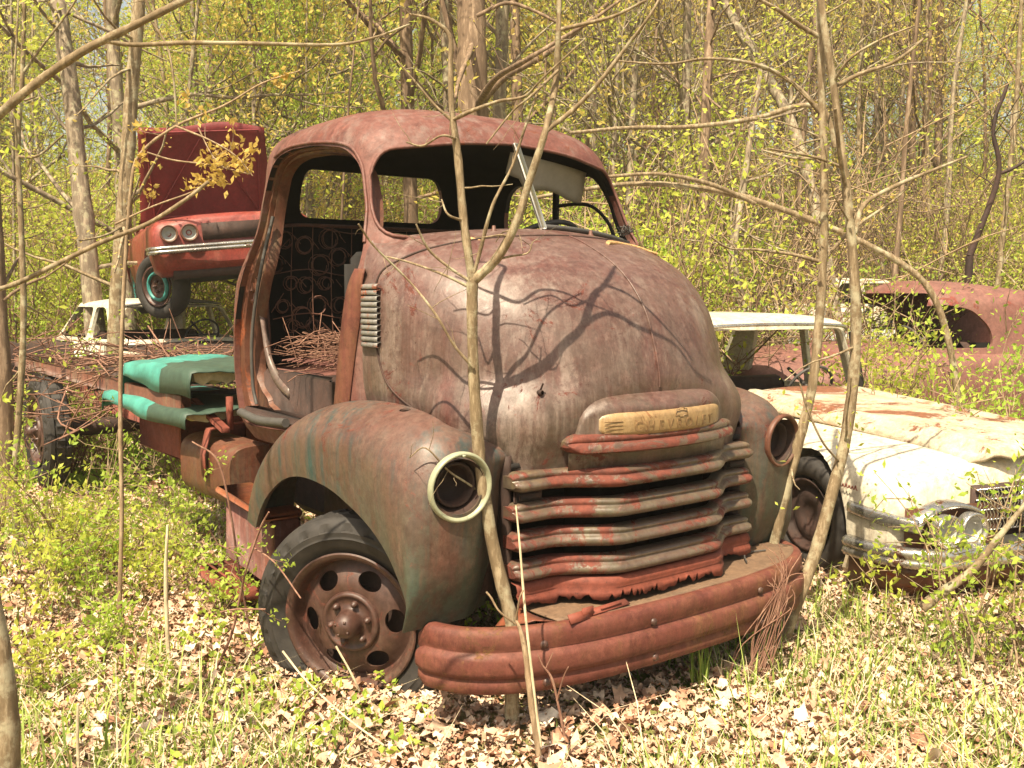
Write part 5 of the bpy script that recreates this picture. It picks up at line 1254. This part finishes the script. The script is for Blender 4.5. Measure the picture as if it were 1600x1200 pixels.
trunk_tree('sapling', [(1222, 1005, 4.42, 27), (1245, 940, 4.42, 24), (1275, 860, 4.45, 23), (1300, 770, 4.47, 22), (1322, 680, 4.5, 21), (1336, 560, 4.5, 20), (1336, 450, 4.5, 18), (1326, 330, 4.5, 17), (1314, 230, 4.5, 15), (1302, 130, 4.5, 14), (1285, 20, 4.5, 12), (1275, -120, 4.5, 10)],
           'right of two tall saplings at the right bumper end, rooted in the leaf litter', 'sap', 8, .5, 23, 'fleaf', 10, keep=.35, lsize=.03, extra=[
    [(1335, 365, 4.5, 10), (1350, 320, 4.55, 9), (1400, 290, 4.6, 8), (1460, 265, 4.7, 6), (1510, 245, 4.8, 4)],
    [(1322, 300, 4.5, 8), (1312, 240, 4.4, 7), (1305, 170, 4.3, 5)],
    [(1305, 135, 4.5, 8), (1345, 115, 4.5, 7), (1400, 95, 4.5, 6), (1450, 55, 4.5, 5)],
    [(1302, 128, 4.5, 6), (1330, 90, 4.4, 5), (1380, 60, 4.4, 4), (1430, 40, 4.4, 3)],
    [(1310, 720, 4.47, 5), (1285, 690, 4.4, 4), (1262, 640, 4.4, 4), (1250, 600, 4.4, 3)],
    [(1312, 260, 4.5, 6), (1270, 245, 4.45, 5), (1200, 232, 4.4, 4)]])
def solo(name, label, cat, tracks, mat='twig', tw=(0, .2), leafy=None, seed=1, group=None, lsize=.03, per=5, keep=1, spr=.015, kindp='branch'):
    root = empty(name, (0, 0, 0), 0, label, cat, group); tips = []
    for j, tr in enumerate(tracks):
        mb = MB(); P, rd = stem(mb, tr, 7, 6, .06, seed + j)
        if tw[0]: tips.append(twigs(mb, P, rd, tw[0], tw[1], seed * 3 + j))
        obj(kindp, mb, M[mat], root)
    if leafy and tips and keep > .01:
        q = np.random.default_rng(seed); T_ = np.concatenate(tips); obj('leaf_clusters', foliage(q, T_, rdir(q, len(T_), -.2), per, spr, lsize, keep), M[leafy], root, smooth=False)
    return root
solo('overhanging_branch', 'thick bare branch slanting up across the top left corner with one side limb', 'branch', [
    [(-145, 330, 2.78, 18), (-105, 275, 2.55, 18), (-60, 235, 2.35, 17), (0, 178, 2.3, 16), (60, 128, 2.3, 15), (130, 80, 2.3, 15), (200, 45, 2.3, 14), (260, 15, 2.3, 13), (310, -10, 2.3, 12), (380, -50, 2.3, 11)],
    [(166, 64, 2.3, 9), (210, 70, 2.3, 8), (290, 67, 2.3, 8), (400, 68, 2.3, 7), (520, 70, 2.3, 6), (580, 60, 2.3, 4), (640, 38, 2.3, 3)],
    [(240, 30, 2.3, 6), (228, 0, 2.3, 5), (215, -30, 2.3, 4)],
    [(238, 35, 2.3, 5), (262, 75, 2.3, 4), (272, 130, 2.3, 4), (276, 195, 2.3, 3)]], 'sap', (1, .12), None, 41)
solo('overhanging_branch', 'long thin bare branch rising from the left edge and ending snapped before the red hood', 'branch', [
    [(-108, 480, 2.82, 11), (-85, 474, 3.0, 10), (-50, 463, 3.15, 9), (20, 445, 3.2, 9), (90, 412, 3.2, 9), (160, 378, 3.2, 8), (230, 350, 3.2, 8), (290, 312, 3.2, 7), (326, 284, 3.2, 6)]], 'sap', (0, .1), None, 42)
solo('overhanging_branch', 'fine arching branch with young orange-green maple leaves hanging before the red hood', 'branch', [
    [(186, 960, 4.8, 9), (190, 800, 4.8, 8), (188, 620, 4.8, 8), (194, 440, 4.8, 7), (205, 290, 4.8, 6), (220, 240, 4.8, 6), (275, 197, 4.8, 5), (350, 165, 4.8, 4), (410, 130, 4.8, 3), (470, 110, 4.8, 2)],
    [(275, 197, 4.8, 4), (330, 220, 4.7, 3), (370, 245, 4.7, 3), (395, 275, 4.7, 2)],
    [(230, 238, 4.8, 3), (270, 250, 4.8, 3), (330, 258, 4.8, 3), (390, 272, 4.8, 2)],
    [(180, 350, 4.8, 4), (240, 322, 4.8, 3), (300, 300, 4.8, 3), (330, 280, 4.8, 2)],
    [(310, 200, 4.8, 3), (330, 240, 4.75, 2), (350, 262, 4.7, 2)]], 'twig', (5, .16), 'mapleleaf', 43, lsize=.038, per=6, spr=.018)
solo('overhanging_branch', 'long arching bare limb above the cream sedan, lichen pale, reaching behind the cab', 'branch', [
    [(1500, 660, 7.5, 13), (1488, 560, 7.5, 12), (1462, 470, 7.5, 12), (1420, 420, 7.5, 11), (1330, 370, 7.5, 11), (1230, 330, 7.5, 11), (1150, 305, 7.5, 11), (1060, 290, 7.4, 10), (980, 288, 7.3, 9), (900, 298, 7.2, 8), (830, 310, 7.2, 6)],
    [(1180, 318, 7.5, 8), (1110, 288, 7.4, 8), (1030, 272, 7.3, 7), (950, 276, 7.2, 6)],
    [(1305, 230, 7.5, 9), (1290, 175, 7.5, 9), (1250, 165, 7.5, 9), (1180, 185, 7.4, 9), (1080, 198, 7.3, 8), (980, 200, 7.2, 7), (890, 208, 7.0, 6)]], 'sap', (3, .5), 'fleaf', 44, keep=.2)
solo('overhanging_branch', 'dark bare limb curving up and right above the truck roof', 'branch', [
    [(748, 165, 12.2, 14), (752, 155, 11.5, 14), (775, 122, 10, 11), (820, 95, 9, 9), (870, 65, 9, 8), (920, 35, 9, 7), (970, 0, 9, 5)],
    [(745, 25, 9, 7), (790, 5, 9, 7), (830, 15, 9, 6), (870, 35, 9, 5)]], 'bark2', (4, .7), 'yleaf', 45, keep=.3)
# thin whips in the near ground
for k, (lab, tr, mt) in enumerate([
    ('tall thin straw-coloured dead stalk leaning across the truck bumper', [(845, 1165, 3.2, 6), (832, 1060, 3.2, 5), (820, 950, 3.22, 5), (812, 850, 3.25, 4), (806, 790, 3.3, 3)], 'straw'),
    ('brown woody stalk standing beside the straw stalk in front of the bumper', [(842, 1180, 3.2, 12), (830, 1100, 3.2, 12), (821, 1020, 3.22, 11), (813, 985, 3.22, 8), (806, 968, 3.24, 4)], 'twig'),
    ('small forked reddish twig standing below the bumper centre', [(882, 1150, 3.25, 6), (872, 1100, 3.25, 5), (862, 1060, 3.25, 5), (848, 1040, 3.25, 3)], 'redtwig'),
    ('curved whip with a few small leaves standing before the front tyre', [(330, 1060, 4.0, 5), (362, 990, 3.95, 5), (382, 900, 3.9, 4), (405, 830, 3.85, 4), (420, 800, 3.8, 3)], 'redtwig'),
    ('thin reddish shoot rising before the running-board box', [(395, 1010, 4.1, 3), (375, 900, 4.1, 4), (360, 800, 4.1, 4), (340, 720, 4.1, 4), (300, 690, 4.1, 3)], 'redtwig'),
    ('pale straight stick standing upright in the leaves at the left', [(268, 1078, 4.05, 8), (262, 1000, 4.05, 8), (259, 900, 4.05, 7), (262, 820, 4.05, 5)], 'straw'),
    ('short pale grass stick standing at the lower left corner', [(124, 1230, 3.1, 7), (121, 1150, 3.1, 6), (122, 1100, 3.1, 5)], 'straw'),
    ('fallen straw-pale stem slanting over the leaves before the wheel', [(600, 1165, 3.1, 4), (540, 1120, 3.2, 4), (480, 1065, 3.35, 4), (442, 1018, 3.5, 4)], 'straw'),
    ('pale stem leaning on the rusty wheel', [(562, 1080, 3.35, 4), (545, 1045, 3.35, 4), (525, 1010, 3.35, 4)], 'straw'),
    ('thick broken limb lying on the leaves under the cream sedan bumper', [(1440, 950, 3.95, 20), (1480, 920, 3.95, 18), (1520, 890, 3.95, 15), (1560, 840, 3.95, 12), (1600, 790, 3.95, 9), (1640, 740, 3.95, 7)], 'sap')]):
    ex = []
    if k == 2: ex = [[(870, 1095, 3.25, 4), (880, 1060, 3.22, 3), (888, 1042, 3.2, 2)], [(848, 1040, 3.25, 3), (840, 1022, 3.25, 2)], [(853, 1044, 3.25, 3), (864, 1020, 3.25, 2)]]
    if k == 3: ex = [[(395, 1000 - 145, 3.9, 3), (430, 880, 3.8, 3), (470, 935, 3.7, 3)], [(382, 870, 3.9, 3), (340, 850, 3.9, 2)], [(338, 958, 3.9, 4), (370, 952, 3.85, 4), (415, 952, 3.8, 3)]]
    if k == 1: ex = [[(805, 975, 3.23, 4), (780, 955, 3.2, 4), (768, 935, 3.2, 4), (760, 925, 3.2, 4)], [(806, 970, 3.24, 4), (812, 935, 3.2, 3), (818, 922, 3.2, 3)]]
    solo(['dead_stalk', 'woody_stalk', 'forked_twig', 'whip_shoot', 'whip_shoot', 'dry_stick', 'dry_stick', 'dry_grass_stalk', 'dry_grass_stalk', 'fallen_log'][k], lab, 'twig' if k != 9 else 'log', [tr] + ex, mt, (3 if k in (3, 4) else 0, .10), 'gleaf' if k in (3, 4) else None, 60 + k, lsize=.022, per=4)
# roots and dead vines hanging at the right bumper end
mb = MB(); q = np.random.default_rng(3)
for k in range(26):
    x0, y0 = 1170 + q.normal() * 16, 1075 + q.normal() * 14; x1, y1 = 1222 + q.normal() * 10, 900 + q.uniform(-20, 60)
    stem(mb, [(x0, y0, 4.0, 2.5), ((x0 + x1) / 2 + q.normal() * 10, (y0 + y1) / 2 + q.normal() * 8, 4.0, 2.5), (x1, y1, 3.98, 2), (x1 + q.normal() * 14, y1 - q.uniform(5, 50), 4.0, 1.5)], 4, 4)
tag(obj('dead_vine_tangle', mb, M['redtwig']), 'tangle of dry reddish stems hanging off the right end of the truck bumper', 'dead vines', kind='stuff')

# near bushes -------------------------------------------------------------------
def bush(loc, H, stems, per, size, seed, label, mat='gleaf', keep=.95, group=None, name='leafy_bush', spr=.035, lean=0, subs=8, wm='twig'):
    r = np.random.default_rng(seed); wd, fo = shrub(r, H, stems, per, size, keep, spr, subs)
    root = empty(name, (loc[0], loc[1], float(gz(loc[0], loc[1]))), r.uniform(0, 6), label, 'bush', group); root.rotation_euler = (0, R(lean), 0) if lean else root.rotation_euler
    obj('stems', wd, M[wm], root); obj('foliage', fo, M[mat], root, smooth=False); return root
for k, (px, d, H, st, kp, lab) in enumerate([
    (70, 5.3, .72, 12, .75, 'low lime bush below the far left truck tyre'), (95, 5.5, .95, 14, .7, 'taller lime bush covering the rear truck wheel'), (170, 5.6, .68, 13, .75, 'low lime bush in front of the rear truck wheel'), (255, 5.9, .66, 12, .75, 'lime bush below the turquoise cushions'),
    (15, 4.7, .62, 11, .7, 'lime bush at the left edge beside the thin sapling foot'), (125, 4.9, .50, 10, .7, 'small lime bush right of the thin left sapling foot'), (235, 5.1, .50, 10, .7, 'small lime bush behind the upright pale stick'),
    (310, 5.4, .52, 9, .7, 'small lime bush below the rusty fuel tank'), (-30, 5.8, .95, 12, .7, 'tall lime bush cut by the left photo edge'), (335, 4.8, .42, 6, .7, 'sparse lime seedling before the running-board box'),
    (30, 3.9, .42, 7, .6, 'little sparse weed bush low at the left edge'), (150, 4.3, .36, 7, .6, 'little sparse weed bush among leaves left of the pale stick')]):
    bush(((px - 800) / F * d, d), H, max(5, int(st * .75)), 4, .036, 200 + k, lab, 'gleaf' if k % 2 else 'fleaf', kp * .9, None, spr=.03)
for k, (px, d, H, st, kp, lab) in enumerate([
    (1505, 4.15, .95, 4, .7, 'thin-stemmed lime bush crossing the cream sedan headlights'), (1535, 4.0, 1.05, 4, .8, 'thin-stemmed lime bush before the cream sedan grille'), (1600, 3.9, 1.0, 4, .7, 'thin lime bush at the right edge before the sedan bumper'),
    (1425, 7.4, 1.35, 9, .8, 'leafy bush behind the cream sedan hood, left of the maroon coupe window'), (1500, 7.9, 1.35, 9, .8, 'leafy bush before the maroon coupe window'), (1590, 7.2, 1.35, 9, .8, 'leafy bush before the rear of the maroon coupe'),
    (1375, 8.2, 1.7, 12, .8, 'tall leafy bush just right of the right-hand sapling'), (1655, 6.0, 1.5, 10, .8, 'leafy bush cut by the right edge beside the maroon coupe'), (1345, 9.6, 2.1, 12, .8, 'tall leafy bush between the saplings and the maroon coupe'),
    (1560, 12.5, 2.3, 14, .85, 'broad leafy bush above the maroon coupe roof'), (1440, 12.3, 2.4, 14, .85, 'broad leafy bush behind the maroon coupe front')]):
    bush(((px - 800) / F * d, d), H, st, 5, .036 if k < 3 else .05, 300 + k, lab, 'gleaf' if k % 3 else 'fleaf', kp, None, spr=.03 if k < 3 else .06, subs=8 if k < 3 else 7)
TL = ['right beside the truck nose', 'behind the cream sedan roof', 'left of the paired saplings', 'between the paired saplings', 'before the far white sedan', 'beside the truck cab, right', 'behind the right cab pillar', 'beside the thin left sapling', 'left of the thick grey trunk', 'below the thick grey trunk', 'above the turquoise cushions', 'at the far left edge', 'under the stacked red car', 'left of the white sedan window frame', 'right of the white sedan window frame', 'just above the turquoise cushions']
for k, (px, d, H, st, keep) in enumerate([(1140, 9.6, 1.6, 26, .12), (1200, 10.5, 1.8, 26, .15), (1270, 11.0, 1.9, 26, .15), (1330, 10.5, 1.8, 22, .3), (1180, 12.2, 2.2, 26, .1), (1060, 9.4, 1.7, 22, .3), (1000, 10.5, 2.0, 20, .5), (75, 8.2, .9, 12, .35), (120, 8.8, 1.2, 16, .35), (160, 9.3, 1.4, 18, .3), (330, 8.6, .9, 12, .6), (-20, 12.5, 2.2, 20, .6), (230, 9.0, 1.0, 10, .2), (95, 8.3, 1.15, 24, .12), (285, 8.2, 1.15, 24, .15), (330, 7.8, 1.1, 22, .2)]):
    bush(((px - 800) / F * d, d), H, st, 4, .045, 400 + k, 'brown twiggy thicket of dead stems ' + TL[k], 'gleaf', keep, None, 'brush_thicket', .05, subs=11, wm='redtwig' if k % 2 else 'twig')
# brush pile on the truck bed
mb = MB(); q = np.random.default_rng(13)
for k in range(260):
    xx_ = q.uniform(-1.25, .6); c = np.array([xx_, q.uniform(3.5, 6.8), (.99 + abs(q.normal()) * .09) if xx_ > -.95 else q.uniform(.62, 1.05)]); d = rdir(q, 1)[0] * [1, 1, .25]; d = d / np.linalg.norm(d) * q.uniform(.1, .5)
    P = smooth_path([c - d, c + q.normal(size=3) * .04, c + d], 3); tube(mb, P, q.uniform(.002, .007), 4, cap=False)
o = obj('brush_pile', mb, M['redtwig']); o.location = T0; o.rotation_euler = (0, 0, TA); tag(o, 'heap of dead reddish twigs lying across the rusty truck bed', 'brush pile', kind='stuff')

# leaf litter --------------------------------------------------------------------
def litter(n, ylo, yhi, size, seed, power=1.0):
    r = np.random.default_rng(seed); y = ylo + (yhi - ylo) * r.random(n) ** power; x = r.uniform(-.66, .66, n) * (y + .8)
    z = gz(x, y) + r.uniform(.0, .05, n) ** 1.0; s = size * np.exp(r.normal(size=n) * .38); k = 9
    a = np.arange(k) * 2 * math.pi / k; rad = np.where(np.arange(k) % 2 == 0, 1.0, .62)[None] * (1 + r.normal(size=(n, k)) * .16)
    L = np.stack([np.cos(a) * rad, np.sin(a) * rad * r.uniform(.55, 1, (n, 1)), r.normal(size=(n, k)) * .34], -1) * s[:, None, None] * .5
    cen = np.zeros((n, 1, 3)); cen[:, 0, 2] = -r.random(n) * .12 * s; L = np.concatenate([cen, L], 1)
    rz, tx, ty = r.uniform(0, 6.28, n), r.normal(size=n) * .28, r.normal(size=n) * .28
    c, s_ = np.cos(tx)[:, None], np.sin(tx)[:, None]; L = np.stack([L[..., 0], L[..., 1] * c - L[..., 2] * s_, L[..., 1] * s_ + L[..., 2] * c], -1)
    c, s_ = np.cos(ty)[:, None], np.sin(ty)[:, None]; L = np.stack([L[..., 0] * c + L[..., 2] * s_, L[..., 1], -L[..., 0] * s_ + L[..., 2] * c], -1)
    c, s_ = np.cos(rz)[:, None], np.sin(rz)[:, None]; L = np.stack([L[..., 0] * c - L[..., 1] * s_, L[..., 0] * s_ + L[..., 1] * c, L[..., 2]], -1)
    V = (L + np.stack([x, y, z + s * .12], -1)[:, None]).reshape(-1, 3); i = np.arange(n)[:, None, None] * (k + 1); j = np.arange(k)[None, :, None]
    F_ = (i + np.concatenate([np.zeros_like(j), 1 + j, 1 + (j + 1) % k], 2)).reshape(-1, 3)
    t = np.clip(r.beta(2.6, 1.7, n), 0, 1); mb = MB(); mb.add(V, F_, np.repeat(t, k)); return mb
tag(obj('leaf_litter', litter(84000, 1.9, 8.5, .034, 1, 1.15), M['litter'], smooth=False), kind='stuff', label='dry fallen leaves covering the forest floor around the truck', cat='leaf litter')
tag(obj('far_leaf_litter', litter(16000, 8, 22, .09, 2, 1.2), M['litter'], smooth=False), kind='stuff', label='dry fallen leaves on the ground between the farther wrecks', cat='leaf litter')
# grass
def grass(n, seed, ylo, yhi, h, thrs, name, label, mat='grass', wdt=.004, curl=.5):
    r = np.random.default_rng(seed); y = ylo + (yhi - ylo) * r.random(n * 6) ** 1.2; x = r.uniform(-.64, .64, n * 6) * (y + .8)
    f = np.sin(x * 1.9 + 1.3 * np.sin(y * 1.4)) + np.sin(y * 2.3 + x * .8 + 2) + .8 * np.sin(x * 5.1 + y * 3.7) + .5 * np.sin(x * 11 - y * 9) + .5 * r.normal(size=n * 6)
    f = f + np.where((x > .2 * y) , .6, 0) + np.where(y < 3.4, .35, 0)
    k = np.where(f > thrs)[0][:n]; x, y = x[k], y[k]; n = len(x); z = gz(x, y)
    H_ = h * np.exp(r.normal(size=n) * .4); a = r.uniform(0, 6.28, n); ln_ = r.uniform(.1, curl * 1.6, n) * H_; w_ = wdt * r.uniform(.6, 1.5, n)
    d = np.stack([np.cos(a), np.sin(a), 0 * a], -1); e = np.stack([-np.sin(a), np.cos(a), 0 * a], -1); b = np.stack([x, y, z], -1); up = np.array([0, 0, 1.0])
    p1 = b + d * (ln_ * .3)[:, None] + up * (H_ * .55)[:, None]; p2 = b + d * ln_[:, None] + up * (H_ * .92)[:, None]; W_ = e * w_[:, None]
    V = np.stack([b - W_, b + W_, p1 + W_ * .8, p1 - W_ * .8, p2], 1).reshape(-1, 3); i = np.arange(n)[:, None] * 5
    mb = MB(); t = r.random(n); mb.add(V, i + [[0, 1, 2, 3]], t); mb.l[-1]; mb.n -= len(V); mb.v.pop(); mb.add(V, i + [[3, 2, 4]], t)
    return tag(obj(name, mb, M[mat], smooth=False), label, 'grass', kind='stuff')
grass(34000, 1, 1.9, 9, .07, .35, 'grass', 'short fresh green grass sprouting through the dry leaves')
grass(2500, 2, 1.9, 7, .17, 1.6, 'tall_grass', 'taller scattered green grass blades in front of the truck', wdt=.0035)
grass(9000, 3, 1.9, 8, .10, .0, 'straw_grass', 'dead straw-coloured grass lying among the leaves', mat='straw', wdt=.0022, curl=1.8)
def herbs(n, seed, ylo, yhi, name, label, lsize, thr_):
    r = np.random.default_rng(seed); y = ylo + (yhi - ylo) * r.random(n * 5) ** 1.1; x = r.uniform(-.64, .64, n * 5) * (y + .6)
    f = np.sin(x * 1.3 + 4 + np.sin(y)) + np.sin(y * 1.7 - x * .9) + .7 * np.sin(x * 3.1 + y * 4.7) + .4 * r.normal(size=n * 5); k = np.where(f > thr_)[0][:n]; x, y = x[k], y[k]; n = len(x)
    per = 6; P = np.repeat(np.stack([x, y, gz(x, y) + .02 + .05 * r.random(n)], -1), per, 0) + r.normal(size=(n * per, 3)) * [.02, .02, .012]; D_ = rdir(r, n * per, .6)
    mb = MB(); leaves(mb, P, D_, lsize * r.uniform(.6, 1.3, n * per), .6, r=r); return tag(obj(name, mb, M['gleaf'], smooth=False), label, 'ground plants', kind='stuff')
herbs(1500, 1, 2.0, 9, 'ground_plants', 'small broad-leaved green weeds growing through the leaf litter', .035, .5)
herbs(9000, 2, 8, 30, 'far_ground_cover', 'green low ground cover under the woodland', .11, -.6)
# tuft of long blades under the bumper
for k, (px, py, hh, nb) in enumerate([(1095, 1085, .26, 26), (1360, 930, .14, 16), (540, 1150, .12, 14)]):
    q = np.random.default_rng(70 + k); d = 1.6 * F / (py - 458) * .985; c = at(px, py, d); mb = MB()
    for _ in range(nb):
        a = q.uniform(0, 6.28); h = hh * q.uniform(.5, 1.1); b = np.array([c[0], c[1], gz(c[0], c[1])]) + np.append(q.normal(size=2) * .02, 0); e = np.array([math.cos(a), math.sin(a), 0]); l = h * q.uniform(.1, .5)
        P = [b, b + e * l * .3 + [0, 0, h * .6], b + e * l + [0, 0, h]]; s_ = np.array([-e[1], e[0], 0]) * .004
        mb.add(np.array([P[0] - s_, P[0] + s_, P[1] + s_ * .8, P[1] - s_ * .8, P[2]]), [[0, 1, 2, 3], [3, 2, 4]], q.uniform(.1, .6))
    tag(obj('grass_tuft', mb, M['grass'], smooth=False), ['tall blue-green grass tuft growing under the truck bumper', 'grass tuft under the cream sedan bumper corner', 'small grass tuft in front of the rusty wheel'][k], 'grass tuft')
